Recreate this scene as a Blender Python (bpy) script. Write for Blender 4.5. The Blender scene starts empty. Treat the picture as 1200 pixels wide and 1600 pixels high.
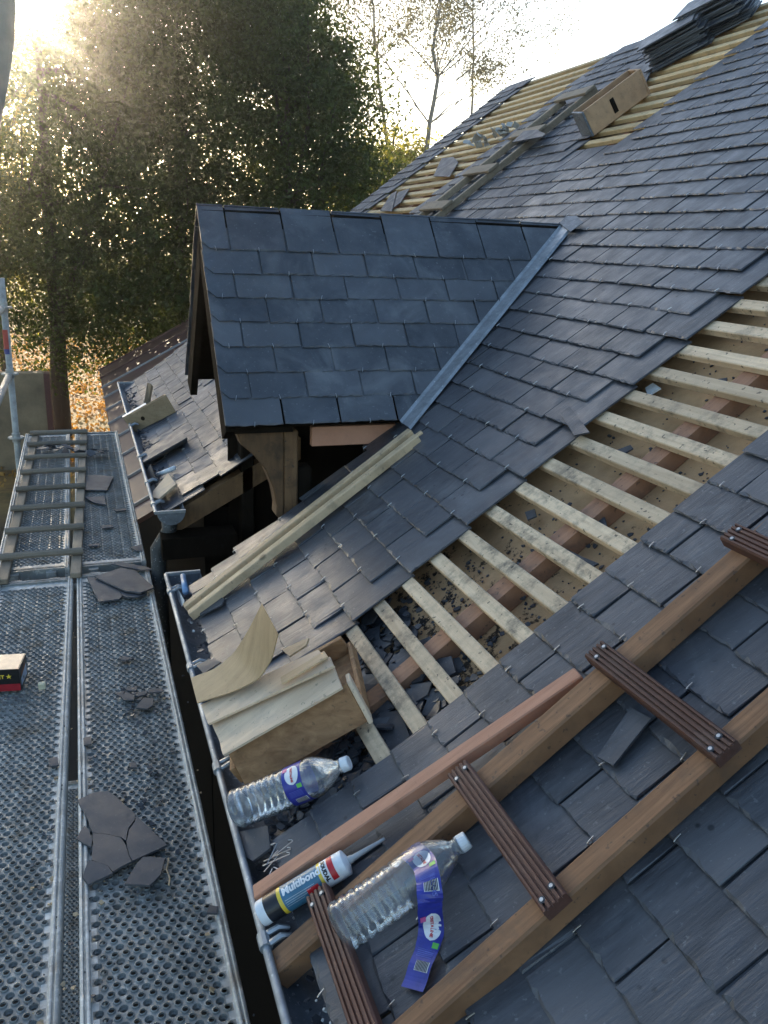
import bpy, bmesh, math, random
import numpy as np
from mathutils import Vector, Matrix, Euler
random.seed(7); rng = np.random.default_rng(7)
scene = bpy.context.scene
COL = scene.collection
R_ = math.radians

# ------------------------------------------------------------------ camera
FOC, CX, CY = 1300., 600., 800.
RM = np.array([[0.94218707, -0.06773891, 0.32816912],
               [-0.3329933, -0.29859316, 0.89440348],
               [0.03740314, -0.95197351, -0.30388722]])
EYE = np.array([0., 0., 1.5])
cam_d = bpy.data.cameras.new('camera'); cam = bpy.data.objects.new('camera', cam_d); COL.objects.link(cam)
cam_d.sensor_fit = 'VERTICAL'; cam_d.sensor_height = 24.; cam_d.lens = 24. * FOC / 1600.
cam_d.clip_start = .05; cam_d.clip_end = 2000
_r, _u, _b = RM[:, 0], -RM[:, 1], -RM[:, 2]
cam.matrix_world = Matrix(((_r[0], _u[0], _b[0], 0), (_r[1], _u[1], _b[1], 0), (_r[2], _u[2], _b[2], 1.5), (0, 0, 0, 1)))
scene.camera = cam

# ------------------------------------------------------------------ sky, sun, exposure
SUN_EL, SUN_AZ = R_(11.8), R_(-1.9)       # low sun, straight ahead along the scaffold
world = bpy.data.worlds.new('World'); scene.world = world; world.use_nodes = True
wn = world.node_tree.nodes; wl = world.node_tree.links
sky = wn.new('ShaderNodeTexSky'); sky.sky_type = 'NISHITA'; sky.sun_disc = False
sky.sun_elevation = SUN_EL; sky.sun_rotation = SUN_AZ; sky.air_density = 1.0; sky.dust_density = 1.0; sky.ozone_density = 1.4
wl.new(sky.outputs[0], wn['Background'].inputs[0]); wn['Background'].inputs[1].default_value = .15
sd = bpy.data.lights.new('sun', 'SUN'); sd.energy = 4.5; sd.angle = R_(.53); sd.color = (1., .82, .58)
sun = bpy.data.objects.new('sun', sd); COL.objects.link(sun)
_sdir = Vector((math.sin(SUN_AZ) * math.cos(SUN_EL), math.cos(SUN_AZ) * math.cos(SUN_EL), math.sin(SUN_EL)))
sun.rotation_euler = _sdir.to_track_quat('Z', 'Y').to_euler()
scene.view_settings.view_transform = 'Standard'; scene.view_settings.look = 'None'
scene.view_settings.exposure = 1.55; scene.view_settings.gamma = 1
scene.render.engine = 'CYCLES'
scene.cycles.max_bounces = 8; scene.cycles.transparent_max_bounces = 24

# ------------------------------------------------------------------ geometry of the place
T38 = math.tan(R_(38)); C38 = math.cos(R_(38)); S38 = math.sin(R_(38)); Z0 = .3 - .4 * T38
def ray(u, v): return RM @ np.array([(u - CX) / FOC, (v - CY) / FOC, 1.])
T33 = math.tan(R_(33)); Z33 = Z0 + .8 * C38 * (T38 - T33)
def at_roof(u, v, off=0.):
    d = ray(u, v); k = (Z0 + off - 1.5) / (d[2] - T38 * d[0]); k2 = (Z33 + off - 1.5) / (d[2] - T33 * d[0])
    return EYE + (min(k, k2) if k2 > 0 else k) * d
def at_x(u, v, x): d = ray(u, v); return EYE + d * (x / d[0])
def at_y(u, v, y): d = ray(u, v); return EYE + d * (y / d[1])
def at_z(u, v, z): d = ray(u, v); return EYE + d * ((z - 1.5) / d[2])
SB = .80; C28, S28 = math.cos(R_(33)), math.sin(R_(33))      # the eaves kick out below SB
def RP(s, y, n=0.):
    """point on the roof: s metres up the slope, y along the eaves, n above the battens"""
    if s >= SB: return (s * C38 - n * S38, y, Z0 + s * S38 + n * C38)
    w = min(1., (SB - s) / .12)
    a = R_(38 - 5 * w)
    d = SB - s
    return (SB * C38 - d * C28 - n * math.sin(a), y, Z0 + SB * S38 - d * S28 + n * math.cos(a))
def sy(u, v, off=.02):
    p = at_roof(u, v, off); return p[0] / C38, p[1]

# ------------------------------------------------------------------ object helpers
class MB:
    def __init__(s): s.v = []; s.f = []; s.m = []
    def add(s, vs, fs, mi=0):
        o = len(s.v); s.v.extend([tuple(map(float, p)) for p in vs])
        for f in fs: s.f.append(tuple(i + o for i in f)); s.m.append(mi)
    def hexa(s, p, mi=0):   # 8 points: 4 low (ccw), 4 high
        s.add(p, [(3, 2, 1, 0), (4, 5, 6, 7), (0, 1, 5, 4), (1, 2, 6, 5), (2, 3, 7, 6), (3, 0, 4, 7)], mi)
    def box(s, x0, x1, y0, y1, z0, z1, mi=0, M=None):
        p = [(x0, y0, z0), (x1, y0, z0), (x1, y1, z0), (x0, y1, z0), (x0, y0, z1), (x1, y0, z1), (x1, y1, z1), (x0, y1, z1)]
        if M: p = [M(*q) for q in p]
        s.hexa(p, mi)
    def tube(s, pts, r, n=8, mi=0, cap=True):
        pts = [Vector(p) for p in pts]; rs = r if hasattr(r, '__len__') else [r] * len(pts)
        rings = []; up = None
        for i, p in enumerate(pts):
            t = (pts[min(i + 1, len(pts) - 1)] - pts[max(i - 1, 0)]).normalized()
            if up is None: up = t.orthogonal().normalized()
            up = (up - t * up.dot(t)); up = up.normalized() if up.length > 1e-6 else t.orthogonal().normalized()
            w = t.cross(up)
            rings.append([p + (up * math.cos(2 * math.pi * k / n) + w * math.sin(2 * math.pi * k / n)) * rs[i] for k in range(n)])
        vs = [q for g in rings for q in g]; fs = []
        for i in range(len(pts) - 1):
            for k in range(n):
                a = i * n + k; b = i * n + (k + 1) % n
                fs.append((a, b, b + n, a + n))
        if cap: fs += [tuple(range(n))[::-1], tuple(range((len(pts) - 1) * n, len(pts) * n))]
        s.add(vs, fs, mi)
    def lathe(s, prof, M, n=24, mi=0, warp=None):
        vs = []; fs = []
        for (h, r) in prof:
            for k in range(n):
                a = 2 * math.pi * k / n; rr = r
                if warp: rr = r * warp(h, a)
                vs.append(M @ Vector((rr * math.cos(a), rr * math.sin(a), h)))
        for i in range(len(prof) - 1):
            for k in range(n):
                a = i * n + k; b = i * n + (k + 1) % n
                fs.append((a, b, b + n, a + n))
        s.add(vs, fs, mi)
    def plate(s, top, bot, mi=0):   # two matching outlines
        n = len(top)
        s.add(list(top) + list(bot), [tuple(range(n)), tuple(range(2 * n - 1, n - 1, -1))] +
              [(i, i + n, (i + 1) % n + n, (i + 1) % n) for i in range(n)], mi)
    def build(s, name, mats, parent=None, smooth=False, **kw):
        me = bpy.data.meshes.new(name); me.from_pydata(s.v, [], s.f)
        for m in (mats if isinstance(mats, (list, tuple)) else [mats]): me.materials.append(m)
        if any(s.m): me.polygons.foreach_set('material_index', s.m)
        if smooth: me.polygons.foreach_set('use_smooth', [True] * len(me.polygons))
        me.update()
        o = bpy.data.objects.new(name, me); COL.objects.link(o)
        if parent: adopt(o, parent)
        return tag(o, **kw)
def adopt(o, parent):
    o.parent = parent; o.matrix_parent_inverse = Matrix.Translation(parent_loc(parent)).inverted()
def parent_loc(p):
    l = Vector(p.location)
    return l
def tag(o, label=None, cat=None, group=None, kind=None):
    if label: o['label'] = label
    if cat: o['category'] = cat
    if group: o['group'] = group
    if kind: o['kind'] = kind
    return o
def thing(name, label, cat, loc=(0, 0, 0), group=None):
    o = bpy.data.objects.new(name, None); COL.objects.link(o); o.location = loc; o.empty_display_size = .1
    return tag(o, label, cat, group)
def autosmooth(o, ang=35):
    me = o.data
    bm = bmesh.new(); bm.from_mesh(me)
    for f in bm.faces: f.smooth = True
    for e in bm.edges:
        if len(e.link_faces) == 2 and e.calc_face_angle(0) > R_(ang): e.smooth = False
    bm.to_mesh(me); bm.free(); return o
def bevel(o, w, seg=1):
    bm = bmesh.new(); bm.from_mesh(o.data)
    bmesh.ops.remove_doubles(bm, verts=bm.verts, dist=1e-6)
    es = [e for e in bm.edges if len(e.link_faces) == 2 and e.calc_face_angle(0) > R_(30)]
    bmesh.ops.bevel(bm, geom=es, offset=w, segments=seg, affect='EDGES', profile=.6, clamp_overlap=True)
    bm.to_mesh(o.data); bm.free(); return o
_tc = {}
def text_geo(txt, size, bold=0., cut=None):
    """flat text as (verts2d, faces), origin at its left base line; cut = slice width so it can be bent"""
    key = (txt, size, bold, cut)
    if key in _tc: return _tc[key]
    cu = bpy.data.curves.new('txt', 'FONT'); cu.body = txt; cu.size = size; cu.offset = bold; cu.resolution_u = 3
    ob = bpy.data.objects.new('txt', cu); COL.objects.link(ob)
    dg = bpy.context.evaluated_depsgraph_get(); me = bpy.data.meshes.new_from_object(ob.evaluated_get(dg))
    bm = bmesh.new(); bm.from_mesh(me)
    bmesh.ops.remove_doubles(bm, verts=bm.verts, dist=1e-6)
    if cut:
        ys = [v.co.y for v in bm.verts]; q = min(ys) + cut
        while q < max(ys):
            bmesh.ops.bisect_plane(bm, geom=bm.verts[:] + bm.edges[:] + bm.faces[:], plane_co=(0, q, 0), plane_no=(0, 1, 0)); q += cut
    bm.verts.index_update()
    vs = [(v.co.x, v.co.y) for v in bm.verts]; fs = [tuple(v.index for v in f.verts) for f in bm.faces]
    bm.free(); bpy.data.objects.remove(ob); bpy.data.curves.remove(cu); bpy.data.meshes.remove(me)
    _tc[key] = (vs, fs); return vs, fs

# ------------------------------------------------------------------ materials
class NT:
    def __init__(s, name):
        s.m = bpy.data.materials.new(name); s.m.use_nodes = True; s.t = s.m.node_tree; s.b = s.t.nodes['Principled BSDF']
    def n(s, typ, **kw):
        k = s.t.nodes.new('ShaderNode' + typ)
        for a, b in kw.items(): setattr(k, a, b)
        return k
    def l(s, a, b): s.t.links.new(a, b)
    def coords(s, scale=(1, 1, 1), rot=(0, 0, 0)):
        c = s.n('TexCoord'); mp = s.n('Mapping'); mp.inputs['Scale'].default_value = scale; mp.inputs['Rotation'].default_value = rot
        s.l(c.outputs['Object'], mp.inputs[0]); return mp.outputs[0]
    def noise(s, vec, scale, detail=4, rough=.55, dist=0):
        k = s.n('TexNoise'); k.inputs['Scale'].default_value = scale; k.inputs['Detail'].default_value = detail
        k.inputs['Roughness'].default_value = rough; k.inputs['Distortion'].default_value = dist
        s.l(vec, k.inputs['Vector']); return k.outputs['Fac']
    def ramp(s, fac, stops, interp='LINEAR'):
        k = s.n('ValToRGB'); k.color_ramp.interpolation = interp; e = k.color_ramp.elements
        while len(e) < len(stops): e.new(.5)
        for q, (p, c) in zip(e, stops):
            q.position = p; q.color = (c, c, c, 1) if not hasattr(c, '__len__') else (*c, 1)
        s.l(fac, k.inputs[0]); return k.outputs[0]
    def mix(s, fac, a, b, mode='MIX'):
        k = s.n('Mix', data_type='RGBA', blend_type=mode)
        for sock, val in ((k.inputs[0], fac), (k.inputs[6], a), (k.inputs[7], b)):
            if hasattr(val, 'is_linked'): s.l(val, sock)
            elif hasattr(val, '__len__'): sock.default_value = (*val, 1)
            else: sock.default_value = val
        return k.outputs[2]
    def math(s, op, a, b=0.):
        k = s.n('Math', operation=op)
        for sock, val in ((k.inputs[0], a), (k.inputs[1], b)):
            if hasattr(val, 'is_linked'): s.l(val, sock)
            else: sock.default_value = val
        return k.outputs[0]
    def bump(s, h, strength=.3, dist=.002, prev=None):
        k = s.n('Bump'); k.inputs['Strength'].default_value = strength; k.inputs['Distance'].default_value = dist
        s.l(h, k.inputs['Height'])
        if prev: s.l(prev, k.inputs['Normal'])
        return k.outputs[0]
    def out(s, col=None, rough=None, normal=None, metal=None, spec=None):
        for nm, v in (('Base Color', col), ('Roughness', rough), ('Normal', normal), ('Metallic', metal), ('Specular IOR Level', spec)):
            if v is None: continue
            if hasattr(v, 'is_linked'): s.l(v, s.b.inputs[nm])
            elif hasattr(v, '__len__'): s.b.inputs[nm].default_value = (*v, 1)
            else: s.b.inputs[nm].default_value = v
        return s.m
    def island(s): return s.n('NewGeometry').outputs['Random Per Island']

def plain(name, col, rough=.5, metal=0., spec=.5):
    t = NT(name); v = t.coords(); n = t.noise(v, 40, 3)
    c = t.mix(t.ramp(n, [(.3, .0), (.7, 1.)]), tuple(x * .82 for x in col), tuple(min(1, x * 1.1) for x in col))
    return t.out(c, rough, None, metal, spec)

def slate_mat(name, streak, tint=(1, 1, 1), dust=.35, rough=.38, drops=0.):
    t = NT(name); v = t.coords(streak); w = t.coords()
    isl = t.island()
    c = t.ramp(isl, [(0, tuple(a * b for a, b in zip((.019, .022, .028), tint))), (.35, tuple(a * b for a, b in zip((.034, .038, .046), tint))),
                     (.7, tuple(a * b for a, b in zip((.044, .048, .057), tint))), (1, tuple(a * b for a, b in zip((.074, .076, .084), tint)))])
    n1 = t.noise(v, 1., 6, .65, .3)
    c = t.mix(t.ramp(n1, [(.35, .0), (.75, .75)]), c, tuple(a * b for a, b in zip((.085, .090, .103), tint)))
    n2 = t.noise(w, 5, 6, .6, .8)
    c = t.mix(t.math('MULTIPLY', t.ramp(n2, [(.52, 0.), (.72, 1.)]), dust), c, (.20, .21, .225))
    n4 = t.noise(w, 2.2, 3, .5)
    c = t.mix(t.ramp(n4, [(.45, 0.), (.7, .45)]), c, (.030, .033, .040))
    n7 = t.noise(w, 75, 3, .6); c = t.mix(t.ramp(n7, [(.64, 0.), (.70, .35)]), c, (.22, .23, .24))
    if drops:
        vo = t.n('TexVoronoi', feature='F1'); vo.inputs['Scale'].default_value = 30; t.l(w, vo.inputs['Vector'])
        dsel = t.math('MULTIPLY', t.ramp(vo.outputs['Distance'], [(.12, 1.), (.2, 0.)]), t.ramp(t.noise(w, 9, 2), [(.55, 0.), (.6, 1.)]))
        c = t.mix(t.math('MULTIPLY', dsel, drops), c, (.012, .014, .018))
    r = t.ramp(t.noise(w, 14, 4), [(.3, rough - .1), (.7, rough + .14)])
    b = t.bump(n1, .42, .004); b = t.bump(t.noise(v, 5., 5, .7), .3, .002, b); b = t.bump(t.noise(w, 130, 3), .15, .001, b)
    return t.out(c, r, b, 0., .5)
M_SLATE = slate_mat('slate', (7, 55, 7), (1.14, 1.13, 1.13), drops=.8)
M_SLATE_OLD = slate_mat('slate_weathered', (7, 45, 7), (1.2, 1.2, 1.25), .6, .55)
M_SLATE_D = slate_mat('slate_dormer', (9, 9, 9), (1.34, 1.37, 1.40), .55, .42)
M_SHARD = slate_mat('slate_loose', (12, 12, 12), (1.25, 1.2, 1.15), .3, .6)

def wood_mat(name, c1, c2, grain, mould=0., mcol=(.06, .06, .055), rough=.65, knots=0., bumpk=.25, spec=.3):
    t = NT(name); v = t.coords(grain); w = t.coords()
    n1 = t.noise(v, 1., 6, .6, .6); n2 = t.noise(v, 4., 4, .6, .2)
    c = t.mix(t.ramp(n1, [(.3, 0.), (.7, 1.)]), c1, c2)
    c = t.mix(t.ramp(n2, [(.55, 0.), (.75, .4)]), c, tuple(x * .55 for x in c1))
    isl = t.ramp(t.n('ObjectInfo').outputs['Random'], [(0, .74), (1, 1.15)]); c = t.mix(1., c, isl, 'MULTIPLY')
    if knots:
        vo = t.n('TexVoronoi'); vo.inputs['Scale'].default_value = 5.; t.l(w, vo.inputs['Vector'])
        c = t.mix(t.math('MULTIPLY', t.ramp(vo.outputs['Distance'], [(.05, 1.), (.09, 0.)]), knots), c, tuple(x * .22 for x in c2))
    if mould:
        n3 = t.noise(w, 16, 8, .72); n5 = t.noise(w, 3.5, 3)
        k = t.math('MULTIPLY', t.ramp(n3, [(.47, 0.), (.62, 1.)]), t.ramp(n5, [(.35, .1), (.65, 1.)]))
        c = t.mix(t.math('MULTIPLY', k, mould), c, mcol)
        n6 = t.noise(w, 70, 2); c = t.mix(t.math('MULTIPLY', t.ramp(n6, [(.66, 0.), (.70, 1.)]), mould), c, (.03, .03, .03))
    b = t.bump(n1, bumpk, .002); b = t.bump(n2, bumpk, .001, b)
    return t.out(c, rough, b, 0., spec)
M_BATTEN = wood_mat('pine_batten', (.78, .60, .40), (.58, .42, .27), (60, 3, 60), .75, knots=.6, bumpk=.4)
M_BATTEN_F = wood_mat('pine_batten_far', (.70, .52, .29), (.54, .39, .21), (40, 3, 40), .35)
M_CBAT = wood_mat('douglas_rough', (.38, .20, .12), (.27, .14, .085), (5, 60, 5), .55)
M_TIMBER = wood_mat('fresh_timber', (.66, .49, .31), (.48, .34, .20), (4, 90, 4), .35, knots=.7)
M_PINK = wood_mat('douglas_fresh', (.60, .31, .20), (.48, .23, .14), (5, 70, 5), .12)
M_RAIL = wood_mat('rail_brown', (.37, .195, .10), (.20, .10, .05), (6, 110, 6), .5, (.10, .07, .05), knots=.3)
M_DECKING = wood_mat('decking_brown', (.115, .052, .036), (.085, .04, .029), (50, 4, 50), .22, (.20, .17, .15), .55)
M_BOXWOOD = wood_mat('box_pine', (.44, .25, .12), (.22, .11, .05), (5, 40, 40), .35, (.05, .035, .02))
M_BOXWOOD2 = wood_mat('box_beige', (.42, .31, .19), (.30, .21, .12), (5, 20, 30), .3, (.07, .05, .035))
M_PLANK = wood_mat('plank_pale', (.74, .57, .40), (.56, .42, .29), (4, 35, 4), .35, (.34, .29, .26), knots=.2)
M_VENEER = wood_mat('veneer', (.46, .34, .20), (.36, .26, .15), (4, 40, 4), .15)
M_GREYWOOD = wood_mat('grey_ladder_wood', (.30, .235, .165), (.20, .155, .11), (35, 4, 35), .3)
M_OLDOAK = wood_mat('old_oak', (.22, .125, .06), (.12, .068, .035), (30, 30, 4), .55, (.03, .022, .015))
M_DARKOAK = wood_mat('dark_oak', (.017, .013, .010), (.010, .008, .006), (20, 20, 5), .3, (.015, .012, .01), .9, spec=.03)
M_RUNG = wood_mat('grey_rung_wood', (.24, .20, .155), (.16, .135, .105), (4, 40, 40), .3)
M_FARBOX = wood_mat('box_far', (.45, .29, .17), (.35, .21, .12), (5, 40, 5), .25, knots=.3)

def board_mat():
    t = NT('wood_fibre_board'); w = t.coords()
    c = t.mix(t.noise(w, 60, 5, .7), (.56, .35, .18), (.72, .47, .27))
    n = t.noise(w, 24, 7, .75); sep = t.n('SeparateXYZ'); tc = t.n('TexCoord'); t.l(tc.outputs['Object'], sep.inputs[0])
    g = t.n('MapRange'); g.inputs[1].default_value = .5; g.inputs[2].default_value = 1.35; g.inputs[3].default_value = .20; g.inputs[4].default_value = -.02
    t.l(sep.outputs[0], g.inputs[0])
    k = t.ramp(t.math('ADD', n, g.outputs[0]), [(.62, 0.), (.67, 1.)])
    c = t.mix(k, c, (.022, .022, .024))
    n2 = t.noise(w, 4, 4); c = t.mix(t.ramp(n2, [(.42, 0.), (.7, .7)]), c, (.17, .105, .05))
    return t.out(c, .85, t.bump(t.noise(w, 90, 4), .5, .003), 0, .2)
M_BOARD = board_mat()

def zinc_mat(name, col=(.44, .47, .50), rough=.42, metal=.75):
    t = NT(name); w = t.coords(); n = t.noise(w, 18, 6, .65); n2 = t.noise(w, 90, 3)
    c = t.mix(t.ramp(n, [(.35, 0.), (.7, 1.)]), col, tuple(x * .62 for x in col))
    c = t.mix(t.ramp(n2, [(.62, 0.), (.72, .5)]), c, (.7, .72, .72))
    return t.out(c, t.ramp(n, [(.3, rough - .1), (.7, rough + .15)]), t.bump(n, .15, .002), metal)
M_ZINC = zinc_mat('zinc', (.36, .39, .42), .5, .6); M_DARKPIPE = zinc_mat('dark_pipe', (.06, .065, .07), .5, .3); M_ZINC_D = zinc_mat('zinc_dull', (.20, .22, .25), .55, .5)
def galv_mat():
    t = NT('galvanised_steel'); w = t.coords(); n = t.noise(w, 7, 6, .65)
    c = t.ramp(n, [(.3, (.15, .158, .155)), (.7, (.31, .32, .31))])
    n2 = t.noise(w, 11, 7, .7); c = t.mix(t.ramp(n2, [(.52, 0.), (.66, .7)]), c, (.22, .165, .11))
    n3 = t.noise(w, 30, 5, .7); c = t.mix(t.ramp(n3, [(.56, 0.), (.68, .65)]), c, (.60, .59, .55))
    return t.out(c, t.ramp(n2, [(.3, .46), (.65, .7)]), t.bump(n3, .25, .001), .35)
M_GALV = galv_mat()
def galv_edge():
    t = NT('galvanised_dirty_edge'); w = t.coords(); n = t.noise(w, 9, 6, .7); n2 = t.noise(w, 26, 6, .7)
    c = t.mix(t.ramp(n, [(.3, 0.), (.7, 1.)]), (.56, .56, .53), (.33, .325, .305))
    c = t.mix(t.ramp(n2, [(.5, 0.), (.62, .8)]), c, (.72, .71, .67)); n3 = t.noise(w, 5, 5, .6)
    c = t.mix(t.ramp(n3, [(.55, 0.), (.7, .8)]), c, (.23, .16, .10))
    return t.out(c, .6, t.bump(n2, .3, .001), .25)
M_GALV_E = galv_edge()
M_STEEL = zinc_mat('tube_steel', (.42, .41, .38), .55, .2)
M_WIRE = plain('hook_steel', (.42, .42, .42), .35, .9)
M_BLACK = plain('shade_black', (.012, .012, .013), .9, 0., .05)  # plain black standing in for the unlit depth of the attic
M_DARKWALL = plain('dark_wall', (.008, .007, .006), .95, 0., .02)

def ground_mat():
    t = NT('leaf_litter_ground'); w = t.coords(); n = t.noise(w, 1.2, 8, .7); n2 = t.noise(w, .18, 3)
    c = t.ramp(n, [(.3, (.10, .05, .02)), (.5, (.34, .18, .05)), (.7, (.50, .30, .09))])
    c = t.mix(t.ramp(n2, [(.48, 0.), (.62, .75)]), c, (.12, .14, .03))
    sep = t.n('SeparateXYZ'); t.l(w, sep.inputs[0]); k = t.n('MapRange'); k.inputs[1].default_value = 12.; k.inputs[2].default_value = 15.; t.l(sep.outputs[1], k.inputs[0])
    c = t.mix(k.outputs[0], (.012, .010, .008), c)       # bare soil close to the house, darkened to hold the shade under the decks
    return t.out(c, .9, t.bump(n, .6, .05))
M_GROUND = ground_mat()
def leaf_mat(name, c, tr, k=.45):
    t = NT(name); isl = t.island()
    col = t.mix(1., t.ramp(isl, [(0, .6), (.5, 1.), (1, 1.4)]), c, 'MULTIPLY')
    col2 = t.mix(1., t.ramp(isl, [(0, .7), (1, 1.25)]), tr, 'MULTIPLY')
    d = t.n('BsdfPrincipled'); d.inputs['Roughness'].default_value = .5; t.l(col, d.inputs['Base Color']); d.inputs['Specular IOR Level'].default_value = .25
    tl = t.n('BsdfTranslucent'); t.l(col2, tl.inputs[0]); mx = t.n('MixShader'); mx.inputs[0].default_value = k
    t.l(d.outputs[0], mx.inputs[1]); t.l(tl.outputs[0], mx.inputs[2]); t.l(mx.outputs[0], t.t.nodes['Material Output'].inputs[0]); return t.m
M_LEAF = leaf_mat('leaf_dark_green', (.036, .058, .023), (.15, .18, .03), .42)
M_LEAF_Y = leaf_mat('leaf_yellow_green', (.10, .11, .035), (.34, .32, .05), .55)
M_LEAF_B = leaf_mat('leaf_birch', (.10, .10, .065), (.17, .16, .08), .45)
M_LITTER = leaf_mat('fallen_leaf', (.50, .26, .06), (.5, .24, .04), .3)
def bark_mat(name, a, b):
    t = NT(name); v = t.coords((14, 14, 3)); n = t.noise(v, 1., 6, .65, .4)
    return t.out(t.mix(n, a, b), .9, t.bump(n, .8, .02))
M_BARK = bark_mat('bark_dark', (.035, .028, .02), (.09, .07, .05)); M_BARK_B = bark_mat('bark_birch', (.10, .09, .08), (.32, .29, .26))
def pet_mat():
    t = NT('clear_plastic'); tr = t.n('BsdfTransparent'); tr.inputs[0].default_value = (.94, .96, .98, 1)
    gl = t.n('BsdfGlossy'); gl.inputs['Roughness'].default_value = .03; gl.inputs[0].default_value = (1, 1, 1, 1)
    fr = t.n('Fresnel'); fr.inputs[0].default_value = 1.5
    w = t.coords(); b = t.bump(t.noise(w, 55, 4, .6), .5, .004); t.l(b, gl.inputs['Normal']); t.l(b, fr.inputs['Normal'])
    df = t.n('BsdfDiffuse'); df.inputs[0].default_value = (.8, .85, .9, 1)
    m1 = t.n('MixShader'); m1.inputs[0].default_value = .10; t.l(tr.outputs[0], m1.inputs[1]); t.l(df.outputs[0], m1.inputs[2])
    m2 = t.n('MixShader'); t.l(t.math('MULTIPLY', fr.outputs[0], 1.35), m2.inputs[0]); t.l(m1.outputs[0], m2.inputs[1]); t.l(gl.outputs[0], m2.inputs[2])
    t.l(m2.outputs[0], t.t.nodes['Material Output'].inputs[0]); return t.m
M_PET = pet_mat()
M_BLUE = plain('label_blue', (.03, .04, .30), .3); M_BLUE2 = plain('label_light_blue', (.10, .14, .50), .35)
M_WHITE = plain('print_white', (.78, .80, .82), .35); M_RED = plain('print_red', (.55, .02, .03), .35)
M_PINKP = plain('print_pink', (.6, .1, .3), .35); M_GREEN = plain('print_green', (.12, .5, .08), .35)
M_TEAL = plain('print_teal_blue', (.045, .16, .27), .35); M_NAVY = plain('print_black', (.012, .014, .02), .35)
M_YEL = plain('print_yellow', (.75, .55, .05), .35); M_CAP = plain('cap_white', (.72, .76, .80), .4)
M_BOXK = plain('card_black', (.012, .012, .013), .35); M_BOXR = plain('card_red', (.36, .02, .03), .35); M_BOXT = plain('card_sheen', (.42, .36, .28), .3, .3)
M_CREAM = plain('pale_offcut', (.60, .56, .40), .7); M_TAPE_R = plain('tape_red', (.45, .07, .05), .5); M_TAPE_B = plain('tape_blue', (.05, .07, .25), .5)
M_PLASTER = plain('mortar_white', (.6, .6, .58), .9)
M_BLUEP = plain('blue_plastic', (.20, .34, .55), .35)
def wall_mat():
    t = NT('stained_render'); w = t.coords(); n = t.noise(w, 1.4, 7, .65); c = t.ramp(n, [(.3, (.09, .065, .04)), (.6, (.25, .185, .11)), (.8, (.34, .26, .16))])
    return t.out(c, .9, t.bump(n, .3, .02))
M_RENDER = wall_mat()
def rust_mat():
    t = NT('red_brown_sheet'); w = t.coords(); n = t.noise(w, 2.5, 6, .65); c = t.ramp(n, [(.3, (.065, .028, .021)), (.7, (.125, .056, .042))])
    return t.out(c, .5, t.bump(n, .2, .01))
M_RUST = rust_mat(); M_SEAM = plain('lit_seam', (.30, .28, .27), .5)

# ------------------------------------------------------------------ ground
g = MB(); g.add([(-300, -200, -2.7), (300, -200, -2.7), (300, 600, -2.7), (-300, 600, -2.7)], [(0, 1, 2, 3)])
g.build('ground', M_GROUND, kind='structure')

# ------------------------------------------------------------------ house
house = thing('house', 'timber house with half stripped dark slate roof, small dormer and zinc gutter', 'house', (1.2, 2.5, -2.7))
YV0, YV1, SV0, SV1 = 2.83, 3.375, 1.43, 2.565        # near valley of the dormer on the main roof
DYR, DZR, DYE, DZE, DXG = 3.409, 1.62, 2.838, .882, .44   # dormer ridge, eave, gable overhang
S_ROW, ROW, SW = .837, .1035, .203
def valley(s): return YV0 + (YV1 - YV0) * (s - SV0) / (SV1 - SV0)

def clip(poly, a, b, c):     # keep a*x+b*y<=c
    out = []
    for i in range(len(poly)):
        p, q = poly[i], poly[(i + 1) % len(poly)]
        dp, dq = a * p[0] + b * p[1] - c, a * q[0] + b * q[1] - c
        if dp <= 0: out.append(p)
        if (dp < 0) != (dq < 0) and abs(dp - dq) > 1e-9:
            t = dp / (dp - dq); out.append((p[0] + t * (q[0] - p[0]), p[1] + t * (q[1] - p[1])))
    return out
def slate_poly(y0, y1, st, ln=.215, rag=.0009, cut=0.):
    """outline of one slate in (across, up) with a chipped tail"""
    g = .0024 + random.random() * .0016; y0 += g; y1 -= g; tilt = random.uniform(-.002, .002); dy = random.uniform(-.0012, .0012)
    st += random.uniform(-.003, .003)
    pts = []
    N = 14
    ch = random.random()
    for i in range(N + 1):
        f = i / N; e = random.uniform(-1, 1) * rag
        if random.random() < .08: e += random.uniform(.001, .004)
        if i in (0, N): e += random.choice([0, 0, .001, .0025])
        x = y0 + (y1 - y0) * f
        pts.append((x + random.uniform(-.001, .001), st + e + tilt * (f - .5)))
    if cut:
        pts = [(y0 + cut, st)] + [p for p in pts if p[0] > y0 + cut + .004]; pts = [(y0, st + cut * 1.1)] + pts
    pts.append((y1 + dy + random.uniform(-.0008, .0008), st + ln * .5)); pts.append((y1 + dy, st + ln))
    pts.append((y0 + dy, st + ln)); pts.append((y0 + dy + random.uniform(-.0008, .0008), st + ln * .5))
    return pts
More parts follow.
